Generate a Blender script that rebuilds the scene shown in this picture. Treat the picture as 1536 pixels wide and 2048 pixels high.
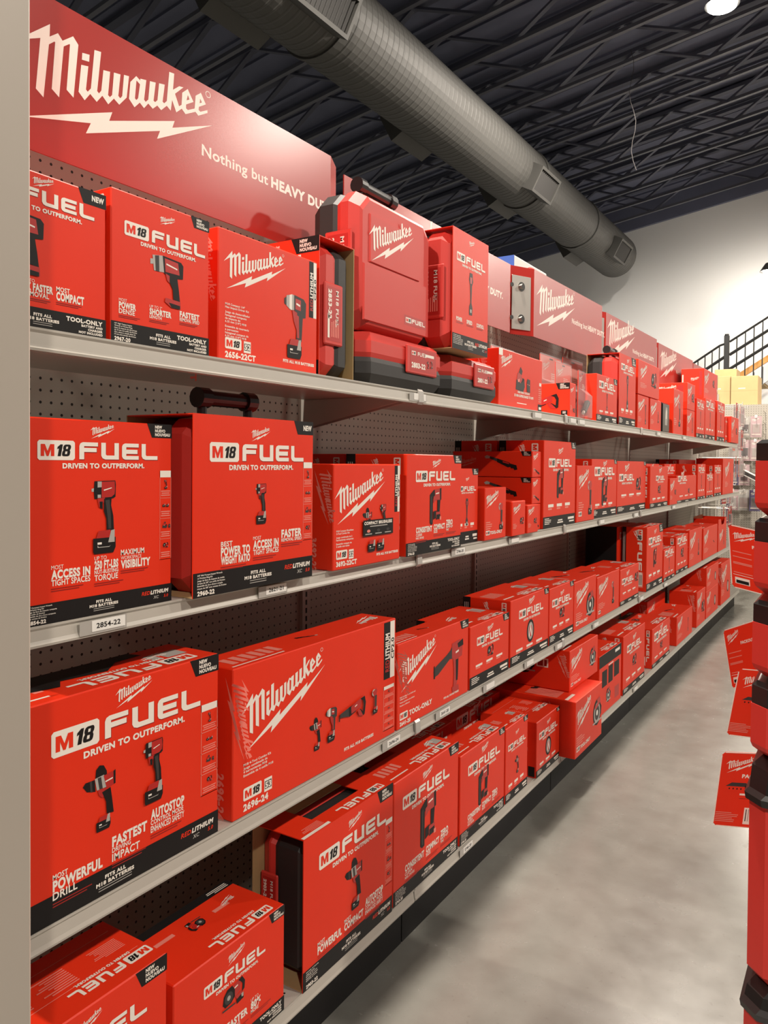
import bpy, math, random
from mathutils import Vector, Matrix
from mathutils.geometry import tessellate_polygon

random.seed(7)
for o in list(bpy.data.objects):
    bpy.data.objects.remove(o, do_unlink=True)
scene = bpy.context.scene
COL = scene.collection

# ---------------------------------------------------------------- camera
cam_d = bpy.data.cameras.new('camera')
cam_d.sensor_fit = 'VERTICAL'
cam_d.sensor_height = 24.0
cam_d.lens = 24.0 * 1538.0 / 2048.0
cam_d.shift_y = -67.0 / 2048.0
cam_d.clip_start = 0.05
cam_o = bpy.data.objects.new('camera', cam_d)
COL.objects.link(cam_o)
RX = (0.84482, 0.01867, -0.53472)
RY = (0.53498, -0.01318, 0.84476)
RZ = (0.00872, -0.99974, -0.02112)
cam_o.matrix_world = Matrix(((RX[0], -RX[1], -RX[2], 0.0),
                             (RY[0], -RY[1], -RY[2], 0.0),
                             (RZ[0], -RZ[1], -RZ[2], 1.39),
                             (0, 0, 0, 1)))
scene.camera = cam_o

# ---------------------------------------------------------------- world, exposure
scene.view_settings.view_transform = 'Standard'
scene.view_settings.look = 'None'
scene.view_settings.gamma = 1.0
scene.view_settings.use_curve_mapping = False
scene.view_settings.exposure = 0.0
world = bpy.data.worlds.new('world')
scene.world = world
world.use_nodes = True
world.node_tree.nodes['Background'].inputs[0].default_value = (0.86, 0.92, 1.0, 1)
world.node_tree.nodes['Background'].inputs[1].default_value = 0.035

LAMP_W = 690.0          # every ceiling lamp of the store
LAMP_COL = (1.0, 0.90, 0.785)
# ceiling lamps: x, y, z  (two rows, about five metres apart)
LAMPS = [(-1.22, 7.6, 5.55), (-1.33, 12.9, 4.29), (-1.25, 2.3, 5.55), (-1.25, -3.0, 5.55),
         (3.8, 7.6, 5.9), (3.8, 12.9, 5.9), (3.8, 2.3, 5.9), (3.8, -3.0, 5.9)]

# ---------------------------------------------------------------- materials
def new_mat(name):
    m = bpy.data.materials.new(name)
    m.use_nodes = True
    nt = m.node_tree
    return m, nt, nt.nodes['Principled BSDF']

def plain(name, col, rough=0.5, metal=0.0, spec=0.5, noise=0.0, nscale=40.0, bump=0.0, coat=0.0):
    m, nt, b = new_mat(name)
    b.inputs['Base Color'].default_value = (*col, 1)
    b.inputs['Roughness'].default_value = rough
    b.inputs['Metallic'].default_value = metal
    b.inputs['Specular IOR Level'].default_value = spec
    b.inputs['Coat Weight'].default_value = coat
    if noise > 0 or bump > 0:
        tc = nt.nodes.new('ShaderNodeTexCoord')
        nz = nt.nodes.new('ShaderNodeTexNoise')
        nz.inputs['Scale'].default_value = nscale
        nz.inputs['Detail'].default_value = 4
        nt.links.new(tc.outputs['Object'], nz.inputs['Vector'])
        if noise > 0:
            mix = nt.nodes.new('ShaderNodeMix'); mix.data_type = 'RGBA'
            mix.inputs[6].default_value = (*[c * (1 - noise) for c in col], 1)
            mix.inputs[7].default_value = (*[min(1, c * (1 + noise)) for c in col], 1)
            nt.links.new(nz.outputs['Fac'], mix.inputs[0])
            nt.links.new(mix.outputs[2], b.inputs['Base Color'])
        if bump > 0:
            bp = nt.nodes.new('ShaderNodeBump')
            bp.inputs['Strength'].default_value = bump
            bp.inputs['Distance'].default_value = 0.002
            nt.links.new(nz.outputs['Fac'], bp.inputs['Height'])
            nt.links.new(bp.outputs['Normal'], b.inputs['Normal'])
    return m

M_RED = plain('carton red', (0.77, 0.031, 0.007), 0.45, noise=0.05, nscale=9, spec=0.32)
M_WHITE = plain('ink white', (0.86, 0.80, 0.72), 0.45)
M_BLACK = plain('ink black', (0.010, 0.009, 0.009), 0.5, spec=0.25)
M_DGREY = plain('ink dark grey', (0.045, 0.041, 0.040), 0.5, spec=0.3)
M_LGREY = plain('ink light grey', (0.42, 0.40, 0.37), 0.45)
M_DRED = plain('ink dark red', (0.30, 0.010, 0.006), 0.45)
M_KRAFT = plain('kraft board', (0.46, 0.32, 0.15), 0.75, noise=0.08, nscale=25)
M_PALE = plain('ink pale red', (0.80, 0.24, 0.19), 0.45)
M_TRED = plain('ink tool red', (0.46, 0.018, 0.014), 0.42)
INK = [M_RED, M_WHITE, M_BLACK, M_DGREY, M_LGREY, M_DRED, M_KRAFT, M_PALE, M_TRED]
R_, W_, K_, G_, L_, D_, T_, P_, TR_ = range(9)

M_CRED = plain('case red plastic', (0.60, 0.036, 0.026), 0.5, bump=0.06, nscale=600)
M_CBLK = plain('case black plastic', (0.020, 0.018, 0.017), 0.55, bump=0.1, nscale=700)
M_BGLOSS = plain('black moulded plastic', (0.012, 0.011, 0.011), 0.28)
M_SHELF = plain('shelf enamel', (0.47, 0.44, 0.39), 0.38, noise=0.04, nscale=12)
M_POST = plain('cream enamel', (0.41, 0.365, 0.315), 0.42, noise=0.02, nscale=6)
M_KICK = plain('black kick enamel', (0.008, 0.007, 0.007), 0.5, spec=0.18)
M_SIGN = plain('sign red enamel', (0.36, 0.022, 0.016), 0.28, spec=0.5)
M_STEEL = plain('brushed steel', (0.50, 0.48, 0.44), 0.42, metal=0.7)
M_BOLT = plain('bolt steel', (0.62, 0.60, 0.56), 0.25, metal=1.0)
M_DUCT = plain('duct grey paint', (0.058, 0.057, 0.053), 0.62, noise=0.1, nscale=3)
M_GRILLE = plain('grille dark', (0.022, 0.021, 0.020), 0.6)
M_TRUSS = plain('truss paint', (0.095, 0.100, 0.125), 0.6, noise=0.12, nscale=4)
M_WEB = plain('truss web paint', (0.070, 0.076, 0.110), 0.7)
M_ROOF = plain('roof deck paint', (0.115, 0.127, 0.190), 0.8, noise=0.2, nscale=2)
M_WALL = plain('white wall paint', (0.77, 0.78, 0.78), 0.7, noise=0.015, nscale=1.5)
M_IRON = plain('black railing iron', (0.014, 0.015, 0.016), 0.5)
M_WOOD = plain('orange varnished wood', (0.50, 0.24, 0.05), 0.4, noise=0.12, nscale=14)
M_BOXC = plain('cardboard', (0.60, 0.42, 0.20), 0.75, noise=0.06, nscale=18)
M_PAPER = plain('paper', (0.82, 0.80, 0.76), 0.6)
M_BLUE = plain('ink blue', (0.05, 0.11, 0.42), 0.5)
M_TAGH = plain('tag holder plastic', (0.42, 0.40, 0.37), 0.25)
M_PINKG = plain('faded pink card', (0.46, 0.33, 0.34), 0.5)
M_PURPLE = plain('violet card', (0.10, 0.085, 0.17), 0.5)

def plastic_mat():
    m, nt, b = new_mat('clear plastic')
    out = nt.nodes['Material Output']
    tr = nt.nodes.new('ShaderNodeBsdfTransparent'); tr.inputs[0].default_value = (0.93, 0.91, 0.90, 1)
    gl = nt.nodes.new('ShaderNodeBsdfGlossy'); gl.inputs['Roughness'].default_value = 0.12
    df = nt.nodes.new('ShaderNodeBsdfDiffuse'); df.inputs[0].default_value = (0.75, 0.70, 0.70, 1)
    m1 = nt.nodes.new('ShaderNodeMixShader'); m1.inputs[0].default_value = 0.12
    m2 = nt.nodes.new('ShaderNodeMixShader'); m2.inputs[0].default_value = 0.16
    nt.links.new(tr.outputs[0], m1.inputs[1]); nt.links.new(gl.outputs[0], m1.inputs[2])
    nt.links.new(m1.outputs[0], m2.inputs[1]); nt.links.new(df.outputs[0], m2.inputs[2])
    nt.links.new(m2.outputs[0], out.inputs[0])
    return m
M_CLEAR = plastic_mat()

def pegboard_mat(name, col):
    m, nt, b = new_mat(name)
    b.inputs['Roughness'].default_value = 0.45
    tc = nt.nodes.new('ShaderNodeTexCoord')
    sc = nt.nodes.new('ShaderNodeVectorMath'); sc.operation = 'MULTIPLY'
    sc.inputs[1].default_value = (39.37, 39.37, 39.37)
    fr = nt.nodes.new('ShaderNodeVectorMath'); fr.operation = 'FRACTION'
    su = nt.nodes.new('ShaderNodeVectorMath'); su.operation = 'SUBTRACT'
    su.inputs[1].default_value = (0.5, 0.5, 0.5)
    mu = nt.nodes.new('ShaderNodeVectorMath'); mu.operation = 'MULTIPLY'
    mu.inputs[1].default_value = (0.0, 1.0, 1.0)
    ln = nt.nodes.new('ShaderNodeVectorMath'); ln.operation = 'LENGTH'
    lt = nt.nodes.new('ShaderNodeMath'); lt.operation = 'LESS_THAN'; lt.inputs[1].default_value = 0.125
    mix = nt.nodes.new('ShaderNodeMix'); mix.data_type = 'RGBA'
    mix.inputs[6].default_value = (*col, 1); mix.inputs[7].default_value = (0.012, 0.010, 0.009, 1)
    L = nt.links
    L.new(tc.outputs['Object'], sc.inputs[0]); L.new(sc.outputs[0], fr.inputs[0]); L.new(fr.outputs[0], su.inputs[0])
    L.new(su.outputs[0], mu.inputs[0]); L.new(mu.outputs[0], ln.inputs[0]); L.new(ln.outputs['Value'], lt.inputs[0])
    L.new(lt.outputs[0], mix.inputs[0]); L.new(mix.outputs[2], b.inputs['Base Color'])
    return m
M_PEG = pegboard_mat('pegboard enamel', (0.40, 0.37, 0.315))

def floor_mat():
    m, nt, b = new_mat('polished concrete')
    tc = nt.nodes.new('ShaderNodeTexCoord')
    n1 = nt.nodes.new('ShaderNodeTexNoise'); n1.inputs['Scale'].default_value = 1.6; n1.inputs['Detail'].default_value = 8; n1.inputs['Roughness'].default_value = 0.62
    n2 = nt.nodes.new('ShaderNodeTexNoise'); n2.inputs['Scale'].default_value = 9; n2.inputs['Detail'].default_value = 6
    n3 = nt.nodes.new('ShaderNodeTexNoise'); n3.inputs['Scale'].default_value = 60; n3.inputs['Detail'].default_value = 3
    r1 = nt.nodes.new('ShaderNodeValToRGB')
    r1.color_ramp.elements[0].position = 0.30; r1.color_ramp.elements[0].color = (0.142, 0.141, 0.125, 1)
    r1.color_ramp.elements[1].position = 0.70; r1.color_ramp.elements[1].color = (0.198, 0.196, 0.176, 1)
    r2 = nt.nodes.new('ShaderNodeValToRGB')
    r2.color_ramp.elements[0].position = 0.30; r2.color_ramp.elements[0].color = (0.72, 0.70, 0.68, 1)
    r2.color_ramp.elements[1].position = 0.60; r2.color_ramp.elements[1].color = (1, 1, 1, 1)
    r3 = nt.nodes.new('ShaderNodeValToRGB')
    r3.color_ramp.elements[0].position = 0.27; r3.color_ramp.elements[0].color = (0.7, 0.68, 0.66, 1)
    r3.color_ramp.elements[1].position = 0.36; r3.color_ramp.elements[1].color = (1, 1, 1, 1)
    mx = nt.nodes.new('ShaderNodeMix'); mx.data_type = 'RGBA'; mx.blend_type = 'MULTIPLY'; mx.inputs[0].default_value = 0.4
    m3 = nt.nodes.new('ShaderNodeMix'); m3.data_type = 'RGBA'; m3.blend_type = 'MULTIPLY'; m3.inputs[0].default_value = 0.4
    mr = nt.nodes.new('ShaderNodeMapRange')
    mr.inputs[3].default_value = 0.16; mr.inputs[4].default_value = 0.34
    L = nt.links
    for n in (n1, n2, n3): L.new(tc.outputs['Object'], n.inputs['Vector'])
    L.new(n1.outputs['Fac'], r1.inputs[0]); L.new(n2.outputs['Fac'], r2.inputs[0]); L.new(n3.outputs['Fac'], r3.inputs[0])
    L.new(r1.outputs[0], mx.inputs[6]); L.new(r2.outputs[0], mx.inputs[7])
    L.new(mx.outputs[2], m3.inputs[6]); L.new(r3.outputs[0], m3.inputs[7])
    L.new(m3.outputs[2], b.inputs['Base Color'])
    L.new(n2.outputs['Fac'], mr.inputs[0]); L.new(mr.outputs[0], b.inputs['Roughness'])
    return m
M_FLOOR = floor_mat()

def emit_mat(name, col, s):
    m, nt, b = new_mat(name)
    b.inputs['Base Color'].default_value = (0.9, 0.9, 0.9, 1)
    b.inputs['Emission Color'].default_value = (*col, 1)
    b.inputs['Emission Strength'].default_value = s
    return m
M_LAMP = emit_mat('lamp diffuser', (1.0, 0.95, 0.85), 60.0)

# ---------------------------------------------------------------- mesh helpers
class MB:
    """Collects polygons with materials and links them as one mesh object."""
    def __init__(self):
        self.v, self.f, self.m, self.mats = [], [], [], []
    def mi(self, mat):
        if mat not in self.mats: self.mats.append(mat)
        return self.mats.index(mat)
    def add(self, verts, faces, mat):
        b = len(self.v); k = self.mi(mat)
        self.v.extend([tuple(p) for p in verts])
        for f in faces:
            self.f.append([b + i for i in f]); self.m.append(k)
    def box(self, a, b, mat, ch=0.0):
        (x0, y0, z0), (x1, y1, z1) = a, b
        if ch <= 0:
            v = [(x0,y0,z0),(x1,y0,z0),(x1,y1,z0),(x0,y1,z0),(x0,y0,z1),(x1,y0,z1),(x1,y1,z1),(x0,y1,z1)]
            self.add(v, [(0,3,2,1),(4,5,6,7),(0,1,5,4),(1,2,6,5),(2,3,7,6),(3,0,4,7)], mat); return
        # chamfered box: 24 verts
        c = ch; V = []; idx = {}
        X, Y, Z = (x0, x1), (y0, y1), (z0, z1)
        for i in (0,1):
            for j in (0,1):
                for k in (0,1):
                    sx, sy, sz = (1,-1)[i], (1,-1)[j], (1,-1)[k]
                    for ax in range(3):
                        p = [X[i] + sx*c, Y[j] + sy*c, Z[k] + sz*c]
                        p[ax] = (X[i], Y[j], Z[k])[ax]
                        idx[(i,j,k,ax)] = len(V); V.append(tuple(p))
        F = []
        for ax in range(3):
            a1, a2 = [(1,2),(2,0),(0,1)][ax]
            for s in (0,1):
                q = []
                for (u,w) in ((0,0),(1,0),(1,1),(0,1)):
                    key = [0,0,0]; key[ax] = s; key[a1] = u; key[a2] = w
                    q.append(idx[(*key, ax)])
                F.append(q if s else q[::-1])
        for ax in range(3):       # edges along ax
            a1, a2 = [(1,2),(2,0),(0,1)][ax]
            for u in (0,1):
                for w in (0,1):
                    k0 = [0,0,0]; k0[a1] = u; k0[a2] = w; k1 = list(k0); k1[ax] = 1
                    F.append([idx[(*k0,a1)], idx[(*k1,a1)], idx[(*k1,a2)], idx[(*k0,a2)]])
        for i in (0,1):
            for j in (0,1):
                for k in (0,1):
                    F.append([idx[(i,j,k,0)], idx[(i,j,k,1)], idx[(i,j,k,2)]])
        self.add(V, F, mat)
    def tube(self, p0, p1, r, mat, n=12, r1=None, cap=True):
        p0, p1 = Vector(p0), Vector(p1); d = (p1 - p0).normalized()
        a = d.orthogonal().normalized(); b = d.cross(a); r1 = r if r1 is None else r1
        V = []
        for k in range(n):
            t = 2*math.pi*k/n; e = a*math.cos(t) + b*math.sin(t)
            V.append(p0 + e*r); V.append(p1 + e*r1)
        F = [(2*k, 2*((k+1)%n), 2*((k+1)%n)+1, 2*k+1) for k in range(n)]
        if cap:
            F.append([2*k for k in range(n)][::-1]); F.append([2*k+1 for k in range(n)])
        self.add(V, F, mat)
    def prism(self, pts, axis, a, b, mat):
        """Extrude a 2D outline along axis ('x','y','z') from a to b."""
        def P(u, w, t):
            return {'x': (t,u,w), 'y': (u,t,w), 'z': (u,w,t)}[axis]
        n = len(pts)
        V = [P(u,w,a) for u,w in pts] + [P(u,w,b) for u,w in pts]
        F = [(i, (i+1)%n, n+(i+1)%n, n+i) for i in range(n)] + [list(range(n))[::-1], list(range(n, 2*n))]
        self.add(V, F, mat)
    def loft(self, rings, mat, cap0=True, cap1=True):
        n = len(rings[0]); V = [p for r in rings for p in r]; F = []
        for k in range(len(rings)-1):
            for i in range(n):
                F.append((k*n+i, k*n+(i+1)%n, (k+1)*n+(i+1)%n, (k+1)*n+i))
        if cap0: F.append(list(range(n))[::-1])
        if cap1: F.append([(len(rings)-1)*n+i for i in range(n)])
        self.add(V, F, mat)
    def build(self, name, parent=None, loc=None, smooth=False, fix=True):
        me = bpy.data.meshes.new(name)
        me.from_pydata(self.v, [], self.f)
        for m in self.mats: me.materials.append(m)
        me.polygons.foreach_set('material_index', self.m)
        if smooth: me.polygons.foreach_set('use_smooth', [True]*len(self.f))
        me.update()
        if fix:
            import bmesh
            bm = bmesh.new(); bm.from_mesh(me)
            bmesh.ops.recalc_face_normals(bm, faces=bm.faces)
            bm.to_mesh(me); bm.free()
        o = bpy.data.objects.new(name, me); COL.objects.link(o)
        if loc is not None: o.location = loc
        if parent is not None: o.parent = parent
        return o

def tag(o, label, cat, group=None):
    o['label'] = label; o['category'] = cat
    if group: o['group'] = group
    return o
def struct(o):
    o['kind'] = 'structure'; return o
def empty(name, loc=(0,0,0), rz=0.0):
    o = bpy.data.objects.new(name, None); COL.objects.link(o)
    o.empty_display_size = 0.05
    o.location = loc; o.rotation_euler = (0, 0, rz); return o
def copy_tree(o, parent=None):
    c = o.copy(); COL.objects.link(c)
    if parent is not None: c.parent = parent
    for ch in list(o.children): copy_tree(ch, c)
    return c

# ---------------------------------------------------------------- lettering and printed pictures
_tc = {}
def text_mesh(s, bold):
    key = (s, bold)
    if key in _tc: return _tc[key]
    cu = bpy.data.curves.new('lettering', 'FONT')
    cu.body = s; cu.size = 1.0; cu.resolution_u = 3
    cu.offset = (0.0, 0.022, 0.048)[bold]
    cu.space_character = 1.0 + 0.05*bold
    ob = bpy.data.objects.new('lettering', cu); COL.objects.link(ob)
    dg = bpy.context.evaluated_depsgraph_get()
    me = ob.evaluated_get(dg).to_mesh()
    v = [(p.co.x, p.co.y) for p in me.vertices]
    f = [tuple(p.vertices) for p in me.polygons]
    ob.evaluated_get(dg).to_mesh_clear()
    bpy.data.objects.remove(ob); bpy.data.curves.remove(cu)
    _tc[key] = (v, f); return _tc[key]
def cap_height():
    v, f = text_mesh('H', 0); return max(p[1] for p in v)
CAPH = cap_height()

class Face:
    """A flat printed side: 2D coordinates in metres on a plane in space."""
    def __init__(self, mb, O, U, V, N, lift=0.0003):
        self.mb, self.O, self.U, self.V, self.N, self.lift = mb, Vector(O), Vector(U), Vector(V), Vector(N), lift
    def sub(self, x, y, s=1.0, rot=0.0):
        c, n = math.cos(math.radians(rot))*s, math.sin(math.radians(rot))*s
        return Face(self.mb, self.O + self.U*x + self.V*y, self.U*c + self.V*n, self.V*c - self.U*n, self.N, self.lift)
    def P(self, x, y, k):
        return self.O + self.U*x + self.V*y + self.N*(self.lift*k)
    def poly(self, pts, ink, k=1, holes=()):
        rings = [list(pts)] + [list(h) for h in holes]
        flat = [p for r in rings for p in r]
        V = [self.P(x, y, k) for x, y in flat]
        if len(flat) == 4 and not holes:
            self.mb.add(V, [(0,1,2,3)], INK[ink]); return
        tris = tessellate_polygon([[Vector((x, y, 0)) for x, y in r] for r in rings])
        self.mb.add(V, tris, INK[ink])
    def rect(self, x0, y0, x1, y1, ink, k=1):
        self.poly([(x0,y0),(x1,y0),(x1,y1),(x0,y1)], ink, k)
    def disc(self, x, y, rx, ry, ink, k=1, n=20):
        self.poly([(x+rx*math.cos(2*math.pi*i/n), y+ry*math.sin(2*math.pi*i/n)) for i in range(n)], ink, k)
    def text(self, s, x, y, h, ink=W_, bold=1, sx=1.0, align='l', shear=0.0, k=2, width=None):
        v, f = text_mesh(s, bold)
        if not v: return 0
        x0 = min(p[0] for p in v); x1 = max(p[0] for p in v)
        sc = h / CAPH
        w = (x1 - x0) * sc * sx
        if width: sx *= width / w; w = width
        ox = x - {'l': 0, 'c': w/2, 'r': w}[align]
        V = [self.P(ox + (px - x0)*sc*sx + shear*py*sc, y + py*sc, k) for px, py in v]
        self.mb.add(V, f, INK[ink]); return w


LOGO =  [[[(0.0, 0.276), (0.137, 0.398), (0.135, 0.349), (0.171, 0.379), (0.191, 0.359), (0.238, 0.398), (0.262, 0.375), (0.24, 0.157), (0.209, 0.176), (0.224, 0.359), (0.221, 0.36), (0.196, 0.339), (0.176, 0.133), (0.144, 0.153), (0.159, 0.338), (0.156, 0.34), (0.132, 0.318), (0.109, 0.106), (0.077, 0.127), (0.096, 0.326)]], [[(0.28, 0.352), (0.314, 0.359), (0.312, 0.33), (0.278, 0.324)]], [[(0.275, 0.302), (0.308, 0.31), (0.297, 0.213), (0.305, 0.207), (0.32, 0.226), (0.337, 0.389), (0.369, 0.395), (0.35, 0.228), (0.359, 0.222), (0.37, 0.238), (0.38, 0.326), (0.413, 0.333), (0.403, 0.233), (0.412, 0.228), (0.423, 0.241), (0.432, 0.338), (0.465, 0.344), (0.454, 0.25), (0.464, 0.244), (0.474, 0.257), (0.483, 0.35), (0.509, 0.355), (0.497, 0.26), (0.459, 0.215), (0.432, 0.23), (0.404, 0.195), (0.375, 0.219), (0.348, 0.183), (0.317, 0.203), (0.291, 0.167), (0.263, 0.19)]], [[(0.547, 0.372), (0.568, 0.362), (0.569, 0.37), (0.601, 0.377), (0.589, 0.288), (0.598, 0.282), (0.612, 0.297), (0.621, 0.381), (0.653, 0.388), (0.641, 0.304), (0.65, 0.301), (0.663, 0.315), (0.672, 0.393), (0.704, 0.4), (0.692, 0.32), (0.701, 0.316), (0.716, 0.332), (0.73, 0.468), (0.759, 0.472), (0.752, 0.397), (0.789, 0.428), (0.814, 0.433), (0.764, 0.384), (0.788, 0.337), (0.803, 0.349), (0.807, 0.406), (0.84, 0.436), (0.876, 0.391), (0.831, 0.362), (0.83, 0.344), (0.841, 0.34), (0.883, 0.363), (0.889, 0.425), (0.922, 0.452), (0.954, 0.41), (0.91, 0.382), (0.908, 0.366), (0.919, 0.362), (0.965, 0.387), (0.965, 0.374), (0.906, 0.339), (0.888, 0.35), (0.827, 0.316), (0.804, 0.332), (0.772, 0.303), (0.747, 0.349), (0.739, 0.298), (0.716, 0.311), (0.684, 0.279), (0.662, 0.291), (0.637, 0.267), (0.612, 0.28), (0.589, 0.251), (0.566, 0.266), (0.538, 0.235), (0.509, 0.26), (0.516, 0.334)], [(0.548, 0.354), (0.567, 0.345), (0.557, 0.281), (0.548, 0.27), (0.54, 0.274)], [(0.841, 0.409), (0.851, 0.392), (0.833, 0.381)], [(0.918, 0.423), (0.929, 0.409), (0.914, 0.4)]], [[(0.017, 0.0), (0.424, 0.17), (0.409, 0.129), (0.762, 0.26), (0.749, 0.225), (1.0, 0.328), (0.661, 0.144), (0.678, 0.185), (0.297, 0.037), (0.32, 0.086)]]]
F_L = [(0,0),(0,.78),(.06,.93),(.2,1),(1.1,1),(1.1,.77),(.28,.77),(.28,.67),(1.02,.67),(1.02,.43),(.28,.43),(.28,0)]
U_L = [(0,1),(.28,1),(.28,.3),(.34,.24),(.82,.24),(.82,1),(1.1,1),(1.1,0),(.25,0),(.08,.07),(0,.22)]
E_L = [(1.1,1),(.2,1),(.06,.93),(0,.8),(0,.2),(.06,.07),(.2,0),(1.1,0),(1.1,.23),(.28,.23),(.28,.36),(1.02,.36),(1.02,.62),(.28,.62),(.28,.77),(1.1,.77)]
L_L = [(0,1),(.28,1),(.28,.3),(.34,.24),(1.1,.24),(1.1,0),(.25,0),(.08,.07),(0,.22)]
M_L = [(0,0),(0,1),(.3,1),(.5,.42),(.7,1),(1,1),(1,0),(.75,0),(.75,.58),(.57,0),(.43,0),(.25,.58),(.25,0)]

def logo(fc, x, y, w, ink=W_, rot=0.0, k=2, reg=False, fine=True):
    """The script wordmark with its lightning bolt, w metres wide, lower left corner at x, y."""
    s = fc.sub(x, y, w, rot)
    for rings in LOGO:
        s.poly(rings[0], ink, k, rings[1:] if fine else ())
    if reg:
        n = 20
        ring = lambda r: [(.968 + r*math.cos(2*math.pi*i/n), .462 + r*math.sin(2*math.pi*i/n)*.9) for i in range(n)]
        s.poly(ring(.017), ink, k, [ring(.0135)])

def badge(fc, x, y, h, k=2, detail=2):
    w = h*2.12; r = h*.1
    fc.poly([(x+r,y),(x+w-r,y),(x+w,y+r),(x+w,y+h-r),(x+w-r,y+h),(x+r,y+h),(x,y+h-r),(x,y+r)], W_, k)
    m = fc.sub(x + h*.18, y + h*.2, h*.6)
    m.poly([(a*1.25, b) for a, b in M_L], R_, k+1)
    n = fc.sub(x + h*1.02, y + h*.2, h*.6); sl = .2
    n.poly([(a + sl*b, b) for a, b in [(.16,0),(.16,.66),(.0,.58),(.0,.78),(.24,1),(.46,1),(.46,0)]], K_, k+1)
    eight = [(.58,.06),(.72,0),(1.12,0),(1.26,.06),(1.30,.2),(1.30,.38),(1.22,.52),(1.29,.66),(1.29,.82),(1.22,.95),(1.10,1),(.74,1),(.62,.95),(.55,.82),(.55,.66),(.62,.52),(.54,.38),(.54,.2)]
    h1 = [(.82,.18),(1.02,.18),(1.02,.42),(.82,.42)]; h2 = [(.83,.62),(1.01,.62),(1.01,.83),(.83,.83)]
    n.poly([(a + sl*b, b) for a, b in eight], K_, k+1, [[(a + sl*b, b) for a, b in q_] for q_ in (h1, h2)])
    return w

def fuel_word(fc, x, y, h, w, ink=W_, k=2, shadow=True):
    adv = w / (4*1.1 + 3*.2); sx = adv
    for i, L in enumerate((F_L, U_L, E_L, L_L)):
        ox = x + i*1.3*sx
        if shadow:
            fc.poly([(ox + a*sx + h*.035, y + b*h - h*.045) for a, b in L], D_, k-1)
        fc.poly([(ox + a*sx, y + b*h) for a, b in L], ink, k)

def fuel_line(fc, x, y, w, h=None, shadow=True, tagline=True):
    """M18 badge, the wide word and the line below it across w metres."""
    h = h or w*.118
    bh = h*1.12
    bw = badge(fc, x, y - h*.06, bh)
    fuel_word(fc, x + bw + w*.035, y, h, w - bw - w*.035, shadow=shadow)
    if tagline:
        fc.text('DRIVEN TO OUTPERFORM.', x + w*.185, y - h*.52, h*.27, W_, 2, 1, width=w*.69)

# printed pictures of tools, one unit tall, origin in the middle
def conv(raw, cx, cy, s, shear=0.0):
    return [((x-cx)/s, (cy - (y + shear*(x-cx)))/s) for x, y in raw]
def battery(x, y, s=1.0):
    return [([(x-.17*s,y-.30*s),(x+.15*s,y-.30*s),(x+.19*s,y-.22*s),(x+.19*s,y-.08*s),(x-.19*s,y-.08*s),(x-.19*s,y-.27*s)], K_),
            ([(x-.14*s,y-.08*s),(x-.10*s,y+.02*s),(x+.10*s,y+.03*s),(x+.12*s,y-.08*s)], TR_),
            ([(x+.06*s,y-.15*s),(x+.11*s,y+.02*s),(x+.17*s,y+.03*s),(x+.17*s,y-.15*s)], L_),
            ([(x-.12*s,y-.17*s),(x-.05*s,y-.17*s),(x-.05*s,y-.14*s),(x-.12*s,y-.14*s)], W_),
            ([(x-.12*s,y-.215*s),(x+.08*s,y-.215*s),(x+.10*s,y-.19*s),(x+.08*s,y-.205*s),(x-.10*s,y-.205*s),(x-.12*s,y-.18*s)], L_)]
def q(a): return conv(a, 720, 950, 700)
T_IMPACT = [(q([(580,678),(615,672),(615,708),(580,705)]), L_), (q([(612,608),(845,604),(852,640),(848,760),(820,775),(612,775),(604,700)]), K_),
    (q([(690,615),(838,612),(842,690),(836,735),(800,760),(690,765)]), TR_), (q([(645,612),(690,612),(690,665),(645,668)]), L_),
    (q([(645,735),(680,735),(680,765),(645,765)]), L_), (q([(710,690),(800,670),(806,676),(716,700)]), W_),
    (q([(640,770),(725,765),(725,800),(700,820),(705,868),(660,855),(650,810)]), TR_),
    (q([(665,800),(700,800),(700,872),(668,858)]), K_),
    (q([(715,775),(800,770),(795,840),(820,940),(828,1080),(745,1085),(740,960),(712,890)]), K_),
    (q([(730,790),(775,785),(790,930),(795,1060),(765,1060),(752,930)]), G_)] + battery(0.0, -.20, .95)
T_WRENCH = [([(-.47,.38),(-.40,.39),(-.40,.29),(-.47,.28)], L_), ([(-.42,.46),(-.15,.50),(-.12,.18),(-.38,.17)], L_), ([(-.36,.46),(-.26,.48),(-.25,.17),(-.34,.17)], G_),
    ([(-.17,.50),(.30,.46),(.36,.40),(.35,.14),(.05,.10),(-.13,.16)], K_), ([(-.12,.46),(.22,.43),(.26,.20),(-.10,.20)], TR_), ([(-.08,.34),(.20,.29),(.20,.315),(-.08,.37)], W_),
    ([(-.10,.17),(.03,.13),(.0,.0),(-.06,.04)], TR_), ([(.0,.14),(.20,.12),(.24,-.1),(.27,-.32),(.10,-.30),(.08,-.1),(.0,.02)], K_),
    ([(-.10,-.30),(.28,-.32),(.29,-.46),(.05,-.47),(-.12,-.38)], TR_), ([(-.02,-.38),(.27,-.40),(.27,-.47),(.05,-.47)], K_)]
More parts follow.
